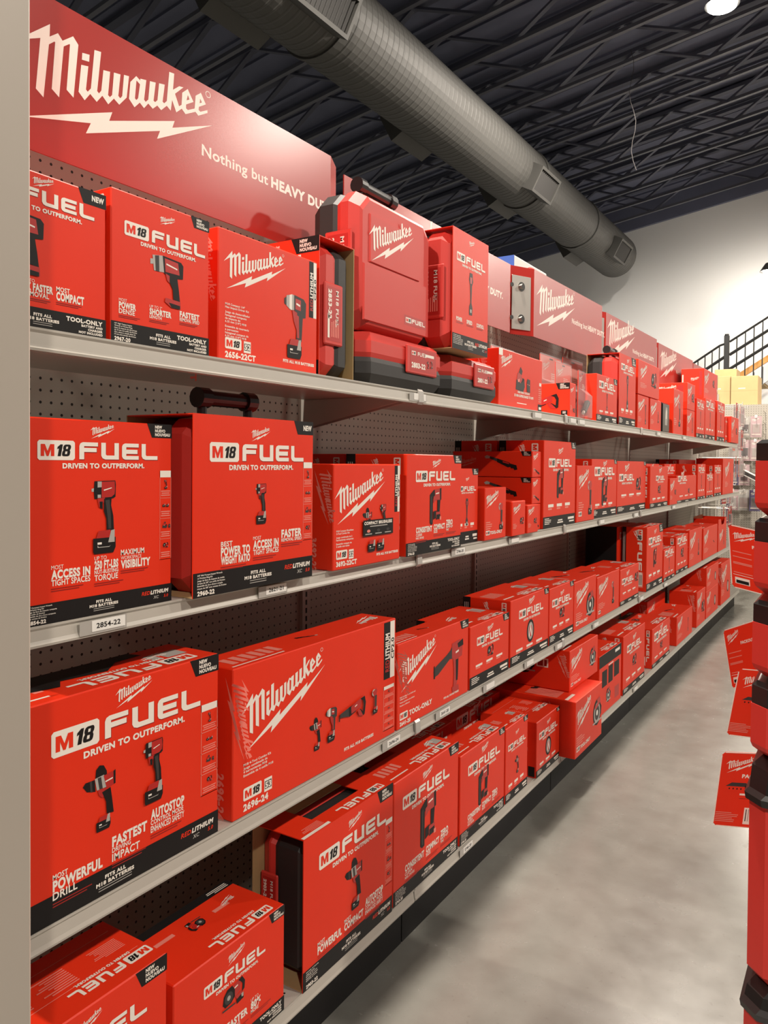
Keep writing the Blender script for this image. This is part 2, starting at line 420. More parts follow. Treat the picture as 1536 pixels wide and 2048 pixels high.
T_DRIVER = [([(-.24,.40),(-.17,.44),(-.17,.30),(-.24,.32)], G_), ([(-.19,.45),(-.05,.49),(.0,.48),(.0,.26),(-.1,.25),(-.19,.30)], L_), ([(-.12,.47),(-.06,.49),(-.06,.25),(-.12,.27)], W_),
    ([(-.01,.49),(.22,.46),(.28,.40),(.27,.18),(.16,.16),(-.01,.26)], G_), ([(.02,.44),(.15,.43),(.15,.27),(.02,.28)], TR_), ([(.04,.38),(.13,.36),(.13,.33),(.04,.35)], W_),
    ([(-.06,.26),(.10,.22),(.10,.0),(.04,-.02),(-.02,.1)], TR_), ([(.06,.24),(.20,.20),(.17,-.2),(.04,-.2),(.05,.0)], G_), ([(.03,.2),(.1,.18),(.11,-.15),(.06,-.15)], TR_)] + battery(.0, -.20, .9)
def q2(a): return conv(a, 590, 1000, 440, .36)
T_DRILL = [(q2([(472,938),(490,912),(555,890),(562,962),(500,966),(485,950)]), K_), (q2([(520,903),(535,897),(540,965),(525,966)]), G_),
    (q2([(560,880),(565,830),(590,800),(620,798),(642,830),(645,870),(600,870)]), K_), (q2([(555,885),(622,855),(642,930),(570,955)]), L_), (q2([(575,880),(600,870),(612,940),(588,948)]), G_),
    (q2([(618,862),(690,830),(705,818),(706,905),(640,940)]), TR_), (q2([(690,830),(706,818),(706,905),(692,912)]), K_), (q2([(630,895),(685,868),(685,876),(632,902)]), W_),
    (q2([(575,955),(640,935),(640,960),(610,1000),(585,985)]), TR_), (q2([(605,965),(668,930),(680,1000),(692,1085),(640,1095),(635,1020)]), K_)] + [([(a*.62+.06, b*.62-.16) for a,b in p], i) for p,i in battery(.0,-.20,1.0)]
T_NAILER = [([(-.34,.36),(-.10,.50),(.02,.50),(.02,.30),(-.16,.24),(-.16,-.48),(-.26,-.5),(-.34,-.44)], K_), ([(-.28,.3),(-.22,.32),(-.22,-.44),(-.28,-.42)], G_),
    ([(-.06,.50),(.30,.54),(.34,.48),(.30,.18),(-.04,.20)], TR_), ([(.24,.53),(.34,.54),(.34,.2),(.26,.19)], K_), ([(.0,.40),(.2,.42),(.2,.385),(.0,.365)], W_), ([(-.14,.30),(-.02,.34),(-.02,.18),(-.14,.12)], TR_),
    ([(.10,.20),(.28,.20),(.24,-.14),(.10,-.14)], K_), ([(-.14,-.12),(.06,-.10),(.06,-.3),(-.14,-.36)], K_), ([(.02,-.14),(.28,-.14),(.28,-.30),(.02,-.32)], TR_), ([(.04,-.22),(.27,-.21),(.27,-.34),(.04,-.36)], K_), ([(.24,-.28),(.33,-.28),(.33,-.38),(.24,-.38)], P_)]
T_SAW = [([(-.95,-.06),(-.92,.06),(-.35,.16),(-.30,-.16),(-.5,-.12)], G_), ([(-1.0,-.16),(-.95,-.04),(-.90,.06),(-.93,-.2)], K_), ([(-.36,.17),(.12,.22),(.14,-.08),(-.32,-.18)], K_), ([(-.2,.16),(.45,.32),(.5,.22),(.45,.0),(-.18,-.10)], TR_),
    ([(.05,.12),(.2,.16),(.2,.12),(.05,.08)], W_), ([(.42,.30),(.72,.34),(.80,.1),(.72,-.32),(.60,-.36),(.30,-.1),(.42,-.06),(.60,-.2),(.66,.05),(.60,.2)], K_), ([(.20,-.06),(.42,-.1),(.62,-.36),(.34,-.30)], TR_)]
T_CAULK = [([(-.75,-.10),(-.72,-.22),(-.55,-.20),(.05,.05),(.05,.22),(-.2,.12),(-.68,-.02)], G_), ([(-.74,.0),(-.70,.02),(-.68,-.25),(-.74,-.25)], K_), ([(-.12,.10),(.10,.30),(.22,.30),(.22,.02),(.0,.0)], G_), ([(.05,.32),(.42,.35),(.55,.22),(.52,-.02),(.2,-.05),(.05,.02)], TR_), ([(.30,.28),(.56,.34),(.58,.2),(.34,.18)], K_), ([(.22,.12),(.36,.14),(.36,.10),(.22,.08)], W_),
    ([(.1,.02),(.36,-.02),(.34,-.4),(.26,-.62),(.12,-.6),(.14,-.3)], TR_), ([(.22,-.05),(.34,-.05),(.32,-.5),(.24,-.5)], K_), ([(.06,-.6),(.36,-.6),(.38,-.72),(.08,-.72)], TR_)]
def circ(x, y, r, n=22, ry=None): return [(x + r*math.cos(2*math.pi*i/n), y + (ry or r)*math.sin(2*math.pi*i/n)) for i in range(n)]
T_CIRC = [(circ(0, .0, .46), K_), (circ(.0, -.02, .36), L_), (circ(.0, -.02, .26), G_), (circ(0, -.02, .1), W_), ([(-.02,.46),(.3,.5),(.42,.3),(.1,.2)], TR_), ([(.3,.3),(.52,.1),(.46,-.2),(.36,-.1)], K_), ([(-.5,-.30),(.5,-.30),(.5,-.36),(-.5,-.36)], L_), ([(-.30,.25),(.1,.34),(.1,.2),(-.2,.12)], TR_)]
T_WHEEL = [(circ(0, 0, .42, 22, .5), K_), (circ(0, 0, .30, 22, .38), L_), (circ(0, 0, .2, 20, .26), TR_), ([(-.2,-.24),(.0,.34),(.2,-.24),(.1,-.24),(.0,.06),(-.1,-.24)], W_)]
T_RATCH = [([(-.95,.36),(-.8,.44),(-.6,.38),(-.62,.28),(-.86,.26)], L_), ([(-.62,.38),(-.2,.26),(-.2,.10),(-.64,.26)], G_), ([(-.22,.27),(.5,.04),(.55,-.16),(.4,-.2),(-.22,.08)], K_), ([(.1,.14),(.48,.02),(.5,-.04),(.1,.06)], TR_), ([(.45,.02),(.86,-.08),(.92,-.3),(.76,-.34),(.70,-.24),(.56,-.24)], K_)]
T_LIGHT = [(circ(-.05, .36, .13), L_), (circ(-.05, .36, .09), W_), ([(-.16,.4),(.1,.5),(.16,.4),(.1,.22),(-.06,.22)], TR_), ([(.0,.24),(.14,.24),(.12,-.24),(.0,-.24)], G_)] + battery(.04, -.2, .8)
T_BLOCK = [([(-.44,-.02),(-.40,.20),(-.26,.34),(-.06,.36),(.06,.24),(.06,.0),(-.1,-.12),(-.34,-.14)], K_), (circ(-.20, .08, .17, 18), G_), (circ(-.20, .08, .07, 14), L_),
    ([(-.06,.34),(.20,.38),(.28,.26),(.26,.06),(.04,-.04),(.04,.22)], TR_), ([(.02,.26),(.16,.28),(.16,.24),(.02,.22)], W_),
    ([(.18,.38),(.34,.42),(.46,.24),(.44,.02),(.34,-.04),(.36,.20),(.28,.30)], K_), ([(.06,-.04),(.30,.02),(.36,-.10),(.14,-.16)], TR_),
    ([(.10,-.14),(.40,-.06),(.40,-.24),(.12,-.28)], K_), ([(.30,-.08),(.39,-.06),(.39,-.18),(.32,-.18)], L_), ([(-.46,-.16),(.06,-.18),(.06,-.23),(-.46,-.21)], G_)]
T_CHARGER = [([(-.55,-.35),(.15,-.40),(.30,-.2),(.25,.05),(-.50,.0)], G_), ([(-.50,.0),(-.30,.10),(.2,.10),(.25,.05),(.0,-.08)], K_), ([(-.45,.0),(-.40,.25),(-.1,.32),(.05,.05),(-.1,-.1)], TR_), ([(-.28,.28),(-.12,.5),(.06,.36),(-.02,.2)], G_), ([(-.36,.02),(-.2,.06),(-.2,-.04),(-.36,-.08)], P_), ([(.55,.12),(.80,.10),(.82,-.38),(.5,-.36),(.48,.0)], G_), ([(.54,-.06),(.6,-.06),(.6,-.1),(.54,-.1)], P_), ([(.68,-.08),(.74,-.08),(.74,-.12),(.68,-.12)], P_)]
T_TUBE = [([(-.08,.5),(.06,.5),(.1,.3),(.04,.2),(.02,-.2),(.08,-.32),(.06,-.5),(-.1,-.5),(-.1,-.3),(-.04,-.2),(-.06,.2),(-.12,.34)], G_), ([(-.06,.4),(.04,.4),(.03,.25),(-.05,.25)], TR_), ([(-.05,-.36),(.03,-.36),(.03,-.44),(-.05,-.44)], L_)]
T_BAT2 = [(p, i) for p, i in battery(-.3, .1, 1.3)] + [(p, i) for p, i in battery(.3, .1, 1.3)]
T_PAIR = [([(a*.85-.42, b*.85) for a, b in p], i) for p, i in T_DRILL] + [([(a*.8+.38, b*.8+.05) for a, b in p], i) for p, i in T_IMPACT]
T_COMBO = [([(a*.75-1.15, b*.75-.02) for a, b in p], i) for p, i in T_DRILL] + [([(a*.75-.62, b*.75+.02) for a, b in p], i) for p, i in T_DRIVER] + \
          [([(a*.58+.22, b*.62+.12) for a, b in p], i) for p, i in T_SAW] + [([(a*.62+1.05, b*.62+.08) for a, b in p], i) for p, i in T_LIGHT]
TOOLS = dict(impact=T_IMPACT, wrench=T_WRENCH, driver=T_DRIVER, drill=T_DRILL, nailer=T_NAILER, saw=T_SAW, caulk=T_CAULK, circ=T_CIRC, wheel=T_WHEEL,
             ratchet=T_RATCH, light=T_LIGHT, block=T_BLOCK, charger=T_CHARGER, tube=T_TUBE, pair=T_PAIR, combo=T_COMBO, bat2=T_BAT2)
def tool_pic(fc, name, x, y, h, rot=0.0, k=2):
    s = fc.sub(x, y, h, rot)
    for i, (p, ink) in enumerate(TOOLS[name]):
        s.poly(p, ink, k + i*0.34)

def columns(fc, cols, x, y, h, gap=None, k=2):
    """Selling points: each column is a list of (text, relative height, bold, condense, width)."""
    xs = [c[0] for c in cols] + [max(c[0] for c in cols) + (fc.W*.26 if hasattr(fc, 'W') else h*5.6)]
    for ci, (cx, cy, lines) in enumerate(cols):
        yy = y + cy; room = (xs[ci+1] - cx)*.90
        for (s, rh, bold, sx) in lines:
            hh = h*rh
            yy -= hh
            fc.text(s, x + cx, yy, hh, W_, bold, 1, k=k, width=min(room, hh*sum(.34 if ch in ' 1I' else .74 if bold == 2 else .86 for ch in s)))
            yy -= h*.16
        for i in range(2):
            fc.rect(x + cx, yy - h*.28*(i+1), x + cx + h*(4.6 - i*.6), yy - h*.28*(i+1) + h*.12, D_, k)

def small_lines(fc, x, y, w, h, n, ink=W_, k=2, seed=1, texts=None):
    r = random.Random(seed)
    p = h/n
    for i in range(n):
        if texts and i < len(texts):
            fc.text(texts[i], x, y - p*(i+1) + p*.25, p*.6, ink, 1, 1, k=k)
        else:
            fc.rect(x, y - p*(i+1) + p*.3, x + w*r.uniform(.6, 1), y - p*(i+1) + p*.75, ink, k)

def corner_flash(fc, Wd, H, s, lines=3, detail=2):
    fc.poly([(Wd - s*1.42, H), (Wd, H), (Wd, H - s*.62), (Wd - s*1.15, H - s*.62)], K_, 1)
    if detail >= 1:
        if lines == 1:
            fc.text('NEW', Wd - s*.12, H - s*.42, s*.22, W_, 2, 1.1, 'r', width=s*.62)
        else:
            for i, t in enumerate(('NEW', 'NUEVO', 'NOUVEAU')):
                fc.text(t, Wd - s*.98, H - s*(.2 + .17*i), s*.12, W_, 2, 1.1, width=s*(.40, .58, .86)[i])

def strip_icons(fc, x0, x1, y0, y1, n=4):
    fc.rect(x0, y1 - (y1-y0)*.075, x1, y1, W_, 1)
    for yy in (0, 1):
        pass
    t = (x1-x0)*.03
    fc.rect(x0, y0, x0+t, y1, P_, 1); fc.rect(x1-t, y0, x1, y1, P_, 1); fc.rect(x0, y0, x1, y0+t, P_, 1)
    H = (y1 - y0)*.92/n
    for i in range(n):
        b = y0 + H*i
        fc.rect(x0, b, x1, b + t, P_, 1)
        tool_pic(fc, ('block', 'charger', 'bat2', 'impact')[i % 4], (x0+x1)/2, b + H*.68, H*(.36 if i < 3 else .44))
        for j in range(3):
            w = (x1-x0)*(.8 - .1*(j % 2)) / 2
            fc.rect((x0+x1)/2 - w, b + H*(.12+.1*j), (x0+x1)/2 + w, b + H*(.17+.1*j), P_, 1)

def d_fuel(fc, Wd, H, tool='impact', cols=None, detail=2, band=.11, model='', tool_only=False, flash=3, red_lith=True, strip=False,
           ux=.1, uw=.80, vy=.80, logo_v=.90, tool_u=.5, tool_v=.50, tool_h=.38, col_v=.27, lh=None, cap=None, desc=None, flash_s=.16):
    b = H*band
    if b > 0: fc.rect(0, 0, Wd, b, K_, 1)
    w = uw*Wd
    fuel_line(fc, ux*Wd, vy*H, w, shadow=detail >= 1)
    logo(fc, Wd*(ux + uw*.5) - Wd*.075, logo_v*H, Wd*.165, rot=3, fine=detail >= 1)
    tool_pic(fc, tool, tool_u*Wd, tool_v*H, tool_h*H)
    if flash: corner_flash(fc, Wd, H, min(Wd, H)*flash_s*1.3, flash, detail)
    if cols:
        columns(fc, [(cx*Wd, cy*H, l) for cx, cy, l in cols], 0, col_v*H, lh or Wd*.043)
    else:
        r = random.Random(hash(tool) % 97)
        for i in range(3):
            x = Wd*(.14 + .26*i)
            fc.rect(x, H*(col_v - .035), x + Wd*.16, H*col_v, W_, 1)
            fc.rect(x, H*(col_v - .065), x + Wd*.11, H*(col_v - .045), P_, 1)
    if b > 0:
        if detail >= 2:
            for i, t in enumerate(desc or ('1/2" High Torque Impact', 'Wrench w/ Friction Ring', 'Llave de impacto de alta torque', 'de 13 mm con anillo de friccion', 'Cle a chocs a couple eleve de', '13 mm avec anneau de friction')):
                fc.text(t, Wd*.03, b*(.86 - .105*i), b*.062, W_, 1, 1.1)
            if model: fc.text(model, Wd*.03, b*.08, b*.17, W_, 2, 1.05)
            fc.text('FITS ALL', Wd*.5, b*.60, b*.13, W_, 2, 1.25, 'c')
            fc.text('M18 BATTERIES', Wd*.5, b*.40, b*.13, W_, 2, 1.25, 'c')
            for i in range(2): fc.rect(Wd*.43, b*(.2 + .1*i), Wd*.57, b*(.23 + .1*i), L_, 1.5)
            if tool_only:
                fc.text('TOOL-ONLY', Wd*.97, b*.64, b*.2, W_, 2, 1.15, 'r')
                for i, t in enumerate(('BATTERY AND', 'CHARGER', 'NOT INCLUDED')):
                    fc.text(t, Wd*.97, b*(.46 - .165*i), b*.105, W_, 2, 1.15, 'r')
            elif red_lith:
                w2 = fc.text('LITHIUM', Wd*.97, b*.55, b*.19, W_, 2, 1.1, 'r', .2)
                fc.text('RED', Wd*.965 - w2, b*.55, b*.19, R_, 1, 1.1, 'r', .2)
                fc.text('XC', Wd*.895, b*.28, b*.15, L_, 1, 1.1, 'r', .2)
                fc.text('5.0', Wd*.97, b*.28, b*.15, R_, 1, 1.1, 'r', .2)
        else:
            small_lines(fc, Wd*.04, b*.9, Wd*.2, b*.6, 4, W_)
            fc.rect(Wd*.44, b*.5, Wd*.58, b*.62, W_, 2); fc.rect(Wd*.42, b*.3, Wd*.6, b*.42, W_, 2)
            fc.rect(Wd*.76, b*.5, Wd*.96, b*.72, W_, 2); fc.rect(Wd*.8, b*.25, Wd*.96, b*.38, W_, 2)
            if model: fc.text(model, Wd*.04, b*.06, b*.16, W_, 2)
    if strip:
        strip_icons(fc, Wd*.905, Wd*.995, H*.24, H*.74)

def d_milw(fc, Wd, H, tool='driver', lx=.06, ly=.56, lw=.6, tool_u=.72, tool_v=.45, tool_h=.5, detail=2, desc=None, model='', lith=False, badge_on=True, tool_only=False, rot=9, strip=False, extra=None, flash=0):
    k_ = .50 + math.sin(math.radians(rot))
    wl = lw*Wd
    if ly*H + wl*k_ > .98*H:
        ly = max(.42, min(ly, .98 - wl*k_/H)); wl = min(wl, (.98 - ly)*H/k_)
    logo(fc, lx*Wd, ly*H, wl, rot=rot, reg=detail >= 2, fine=detail >= 1)
    tool_pic(fc, tool, tool_u*Wd, tool_v*H, tool_h*H)
    y = H*.36
    hh = H*.0155
    if desc:
        y = H*(.43 if len(desc) > 8 else .36)
        for t in desc:
            if t: fc.text(t, lx*Wd, y, hh, W_, 1, 1.2)
            y -= hh*(1.55 if t else .8)
    else:
        small_lines(fc, lx*Wd, H*.36, Wd*.3, H*.16, 4, P_)
    if badge_on:
        bw = badge(fc, lx*Wd, H*.10, H*.085)
        if tool_only: fc.text('TOOL-ONLY', lx*Wd + bw + Wd*.02, H*.11, H*.055, W_, 2, 1.1)
        elif detail >= 2:
            fc.rect(lx*Wd + bw*1.15, H*.09, lx*Wd + bw*1.15 + H*.08, H*.18, W_, 1.5)
            for i, t in enumerate(extra or ('5', '2')):
                a = lx*Wd + bw*1.15 + H*(.006 + .036*i)
                fc.rect(a, H*.108, a + H*.032, H*.162, K_, 2); fc.text(t, a + H*.016, H*.116, H*.038, W_, 2, 1, 'c', k=3)
        if model: fc.text(model, lx*Wd, H*.035, H*.042, W_, 2, 1.1)
    if detail >= 2:
        fc.text('FITS ALL M18 BATTERIES', Wd*.62, H*.075, H*.022, W_, 2, 1.1)
    if lith:
        fc.rect(Wd*.905, H*.50, Wd*.955, H*.985, K_, 1); fc.rect(Wd*.955, H*.50, Wd*.99, H*.985, W_, 1)
        s = fc.sub(Wd*.948, H*.56, 1, 90)
        s.text('RED', 0, 0, Wd*.030, TR_, 1, 1.2, width=H*.10); s.text('LITHIUM', H*.11, 0, Wd*.030, W_, 2, 1.2, width=H*.22)
        fc.sub(Wd*.985, H*.66, 1, 90).text('CP2.0', 0, 0, Wd*.022, K_, 1, 1.2, width=H*.18)
    if strip: strip_icons(fc, Wd*.905, Wd*.99, H*.06, H*.44, 5)
    if flash: corner_flash(fc, Wd, H, min(Wd, H)*.18, 3, detail)

# sides and tops
def s_fuel(fc, Wd, H, detail=1):
    """Left side: the badge and word turned to read downwards beside the front edge."""
    h = min(H*.95, .42)*.075
    s = fc.sub(Wd - h*2.0, H*.965, 1, -90)
    fuel_line(s, 0, 0, min(H*.8, H*.8), h, shadow=False, tagline=False)
    logo(fc.sub(Wd*.42, H*.95, 1, -75), 0, 0, H*.2, fine=False)
    fc.rect(0, 0, Wd*.16, H, K_, 1)
    for i in range(3):
        fc.rect(Wd*(.03 + .035*i), H*.45, Wd*(.045 + .035*i), H*.92, L_, 1.5)
    fc.rect(Wd*.62, H*.06, Wd*.86, H*.3, P_, 1); fc.rect(Wd*.64, H*.08, Wd*.84, H*.28, W_, 1.5)
    for i in range(8): fc.rect(Wd*(.65 + .023*i), H*.1, Wd*(.66 + .023*i), H*.26, K_, 2)
def s_milw(fc, Wd, H, model=''):
    lw = H*.52
    fc2 = fc.sub(Wd*.5 + lw*.22, H*.95, 1, -90)
    logo(fc2, 0, -lw*.0 - .0, lw, rot=0, ink=P_, fine=False)
    if model: fc.sub(Wd*.62, H*.30, 1, -90).text(model, 0, 0, min(Wd*.16, H*.06), P_, 2)
    fc.rect(Wd*.06, H*.04, Wd*.14, H*.22, W_, 1)
def t_fuel(fc, Wd, D, full=False):
    """Top, reads from the back; v runs from the back to the front edge."""
    w = Wd*.55
    h = w*.118
    fuel_line(fc, Wd*.08, D - h*1.5, w, h, shadow=False)
    logo(fc, Wd*.12, D*.28, Wd*.14, fine=False)
    if full:
        fc.rect(0, 0, Wd, D*.14, K_, 1)
        small_lines(fc, Wd*.04, D*.12, Wd*.2, D*.09, 3, W_)
        tool_pic(fc, 'block', Wd*.5, D*.38, D*.28)
        fc.rect(Wd*.66, D*.3, Wd*.82, D*.36, P_, 1); fc.rect(Wd*.2, D*.36, Wd*.34, D*.42, P_, 1)
    else:
        fc.rect(Wd*.72, D*.8, Wd*.96, D*.84, W_, 1)
        fc.rect(Wd*.06, D*.32, Wd*.16, D*.6, L_, 1); fc.rect(Wd*.18, D*.32, Wd*.22, D*.6, L_, 1)
        for i in range(5): fc.rect(Wd*(.70 + .055*i), D*.3, Wd*(.735 + .055*i), D*.62, P_, 1)
def t_milw(fc, Wd, D):
    logo(fc, Wd*.03, D*.30, Wd*.17, fine=False)
    fc.rect(Wd*.72, D*.86, Wd*.98, D*.90, W_, 1)
    for i in range(6): fc.rect(Wd*(.70 + .045*i), D*.36, Wd*(.73 + .045*i), D*.76, P_, 1)
    tool_pic(fc, 'ratchet', Wd*.5, D*.45, D*.3)
def t_text(fc, Wd, D):
    fuel_line(fc, Wd*.02, D*.72, Wd*.5, Wd*.066, shadow=False)
    for (a, b) in ((.40, .62), (.66, .88)):
        small_lines(fc, Wd*a, D*.62, Wd*.2, D*.3, 9, P_, seed=int(a*100))
    small_lines(fc, Wd*.08, D*.55, Wd*.2, D*.2, 8, P_)
    t = Wd*.004
    fc.rect(Wd*.05, D*.2, Wd*.95, D*.2 + t, P_, 1); fc.rect(Wd*.05, D*.66, Wd*.95, D*.66 + t, P_, 1)

def carton_mesh(mb, Wd, H, D, front=None, left=None, top=None, ch=.0022, mat=None):
    """Carton: front face at x = 0 looking to +x, width along +y, depth into -x."""
    mb.box((-D, 0, 0), (0, Wd, H), mat or M_RED, ch)
    if front: front(Face(mb, (0, 0, 0), (0,1,0), (0,0,1), (1,0,0)))
    if left: left(Face(mb, (-D, 0, 0), (1,0,0), (0,0,1), (0,-1,0)))
    if top: top(Face(mb, (-D, Wd, H), (0,-1,0), (1,0,0), (0,0,1)))

CARTONS = []
def carton(label, x, y0, y1, z, h, d, front=None, left=None, top=None, name='tool_carton', cat='box', group=None, rz=0.0, flaps=True):
    mb = MB(); Wd = y1 - y0
    carton_mesh(mb, Wd, h, d,
                (lambda f: front(f, Wd, h)) if front else None,
                (lambda f: left(f, d, h)) if left else None,
                (lambda f: top(f, Wd, d)) if top else None)
    o = mb.build(name, loc=(x, y0, z), fix=False)
    o.rotation_euler = (0, 0, rz)
    tag(o, label, cat, group); CARTONS.append(o)
    return o
# ================================================================ the room
FLOOR = MB(); FLOOR.box((-13, -9, -0.1), (12, 14.6, 0), M_FLOOR)
struct(FLOOR.build('floor'))
def wall(name, a, b):
    m = MB(); m.box(a, b, M_WALL); return struct(m.build(name))
def roof_z(x): return 6.15 + 0.15*x
def wall_poly(name, y0, y1):
    m = MB()
    m.prism([(-13, 0), (12, 0), (12, roof_z(12) + .5), (-13, roof_z(-13) + .5)], 'y', y0, y1, M_WALL)
    return struct(m.build(name))
wall_poly('wall_far', 14.15, 14.3)
wall('wall_left', (-13, -8.85, 0), (-12.85, 14.15, roof_z(-13) + .5))
m = MB()
m.prism([(-13, roof_z(-13) + .50), (12, roof_z(12) + .50), (12, roof_z(12) + .62), (-13, roof_z(-13) + .62)], 'y', -9, 14.6, M_ROOF)
for k in range(60):                       # ribs of the roof deck
    yy = -8.8 + k*.39
    m.prism([(-12.8, roof_z(-12.8) + .47), (11.8, roof_z(11.8) + .47), (11.8, roof_z(11.8) + .505), (-12.8, roof_z(-12.8) + .505)], 'y', yy, yy + .05, M_ROOF)
m.prism([(-12.8, roof_z(-12.8)), (11.8, roof_z(11.8)), (11.8, roof_z(11.8) + .5), (-12.8, roof_z(-12.8) + .5)], 'y', 14.08, 14.145, M_ROOF)  # dark board added across the wall top to cover its lit strip
struct(m.build('ceiling'))
# roof trusses, two feet apart
def truss():
    m = MB()
    x0, x1 = -12.8, 11.8
    c, s = 1/math.hypot(1, .15), .15/math.hypot(1, .15)
    m.prism([(x0, roof_z(x0)), (x1, roof_z(x1)), (x1, roof_z(x1) + .038), (x0, roof_z(x0) + .038)], 'y', -.024, .024, M_TRUSS)
    m.prism([(x0, roof_z(x0) + .42), (x1, roof_z(x1) + .42), (x1, roof_z(x1) + .465), (x0, roof_z(x0) + .465)], 'y', -.045, .045, M_WEB)
    x = x0; up = False
    while x + .8 < x1:
        za, zb = roof_z(x) + (.02 if not up else .44), roof_z(x + .8) + (.44 if not up else .02)
        d = Vector((.8, zb - za)).normalized(); nx, nz = -d.y*.012, d.x*.012
        m.prism([(x - nx, za - nz), (x + .8 - nx, zb - nz), (x + .8 + nx, zb + nz), (x + nx, za + nz)], 'y', -.03, .03, M_WEB)
        x += .8; up = not up
    return m.build('trim_1')
tr = struct(truss()); tr.location.y = 0.10
for k in range(1, 23):
    t = tr.copy(); COL.objects.link(t); t.name = 'trim_%d' % (k + 1); t.location.y = 0.10 + .61*k

# cream upright at the near end of the shelving
m = MB()
m.box((-0.840, 0.30, 0), (-0.7685, 0.50, 3.2), M_POST, 0.003)
post = m.build('display_post')
# ================================================================ ceiling lamps
for i, (x, y, z) in enumerate(LAMPS):
    e = empty('ceiling_lamp', (x, y, z))
    where = ['at the top right of the photo', 'low in front of the far white wall', 'above the near end of the shelving', 'over the shelving line behind the camera',
             'over the next aisle beside the far shelving', 'over the next aisle before the far wall', 'over the next aisle nearest the camera', 'over the next aisle behind the camera'][i]
    tag(e, 'round glowing ceiling lamp ' + where, 'lamp', 'ceiling lamps')
    m = MB(); m.tube((0,0,.02), (0,0,.14), .15, M_GRILLE, 24, r1=.07); m.tube((0,0,.14), (0,0,.2), .03, M_GRILLE); m.build('housing', e)
    m = MB(); m.tube((0,0,-.10 if i == 1 else .0), (0,0,.02), .10 if i == 1 else .125, M_LAMP, 24); m.build('diffuser', e)
    m = MB(); m.tube((0,0,.2), (0,0,max(.25, roof_z(x) - z + .02)), .006, M_GRILLE, 6); m.build('cord', e)
    ld = bpy.data.lights.new('lamp light', 'POINT' if i == 1 else 'SPOT')
    ld.energy = LAMP_W * (1.6, .10, 1.5, 1.5, .95, .95, 1.2, 1.15)[i]; ld.color = LAMP_COL; ld.shadow_soft_size = .09; 
    if i != 1: ld.spot_size = math.radians(178); ld.spot_blend = .30
    lo = bpy.data.objects.new('lamp_light', ld); COL.objects.link(lo); lo.location = (0, 0, -.2 if i == 1 else -.11); lo.parent = e

# ================================================================ air duct
duct = empty('air_duct', (-3.78, 0, 4.96)); tag(duct, 'large round dark grey spiral air duct running under the roof', 'duct')
m = MB(); R = .355
rings = []
n = 40
def ring(y, r): return [(r*math.cos(2*math.pi*k/n), y, r*math.sin(2*math.pi*k/n)) for k in range(n)]
y = -6.0
ys = []
while y < 13.3:
    ys += [(y, R), (y + .055, R), (y + .063, R + .0025), (y + .075, R + .0025)]
    y += .083
rings = [ring(a, r) for a, r in ys] + [ring(13.35, R), ring(13.40, R - .02)]
m.loft(rings, M_DUCT); m.build('pipe', duct, fix=False)
for yy in (4.9, 9.12, 11.2, -1):
    m = MB(); m.loft([ring(yy, R + .004), ring(yy, R + .016), ring(yy + .05, R + .016), ring(yy + .05, R + .004)], M_DUCT, False, False); m.build('joint_band', duct)
def register(yc, ang, L=.62, Wd=.30):
    a = math.radians(ang)
    rd = Vector((math.cos(a), 0, math.sin(a))); td = Vector((-math.sin(a), 0, math.cos(a)))
    def P(r, t, yy): return rd*r + td*t + Vector((0, yy, 0))
    m = MB(); h = R + .11
    A = [P(R*.85, s*Wd/2, yy) for s, yy in ((-1, yc-L/2), (1, yc-L/2), (1, yc+L/2), (-1, yc+L/2))]
    B = [P(h, s*Wd/2, yy) for s, yy in ((-1, yc-L/2), (1, yc-L/2), (1, yc+L/2), (-1, yc+L/2))]
    B2 = [P(h, s*(Wd/2-.03), yy) for s, yy in ((-1, yc-L/2+.03), (1, yc-L/2+.03), (1, yc+L/2-.03), (-1, yc+L/2-.03))]
    C2 = [P(h-.03, s*(Wd/2-.03), yy) for s, yy in ((-1, yc-L/2+.03), (1, yc-L/2+.03), (1, yc+L/2-.03), (-1, yc+L/2-.03))]
    m.loft([A, B, B2, C2], M_DUCT, False, False)
    r = m.build('register', duct)
    g = MB(); g.add(C2, [(0,1,2,3)], M_GRILLE)
    for k in range(1, 12):
        f = k/12
        p = [P(h-.028, -(Wd/2-.03), yc-L/2+.03+f*(L-.06)), P(h-.028, (Wd/2-.03), yc-L/2+.03+f*(L-.06)), P(h-.012, (Wd/2-.03), yc-L/2+.05+f*(L-.06)), P(h-.012, -(Wd/2-.03), yc-L/2+.05+f*(L-.06))]
        g.add(p, [(0,1,2,3)], M_GRILLE)
    g.build('grille', r, fix=False)
for yc in (4.55, 8.95, 12.35): register(yc, -28)
for yc in (4.3, 6.9, 9.2, 12.0): register(yc, 208)

m = MB(); p0 = Vector((-2.25, 8.4, roof_z(-2.25))); prev = p0
for k in range(1, 13):
    q_ = p0 + Vector((.03*math.sin(k*1.1), .02*k, -.10*k)); m.tube(prev, q_, .003, M_DGREY, 6); prev = q_
tag(m.build('hanging_cable'), 'thin cable dangling from the roof trusses right of the duct', 'cable')

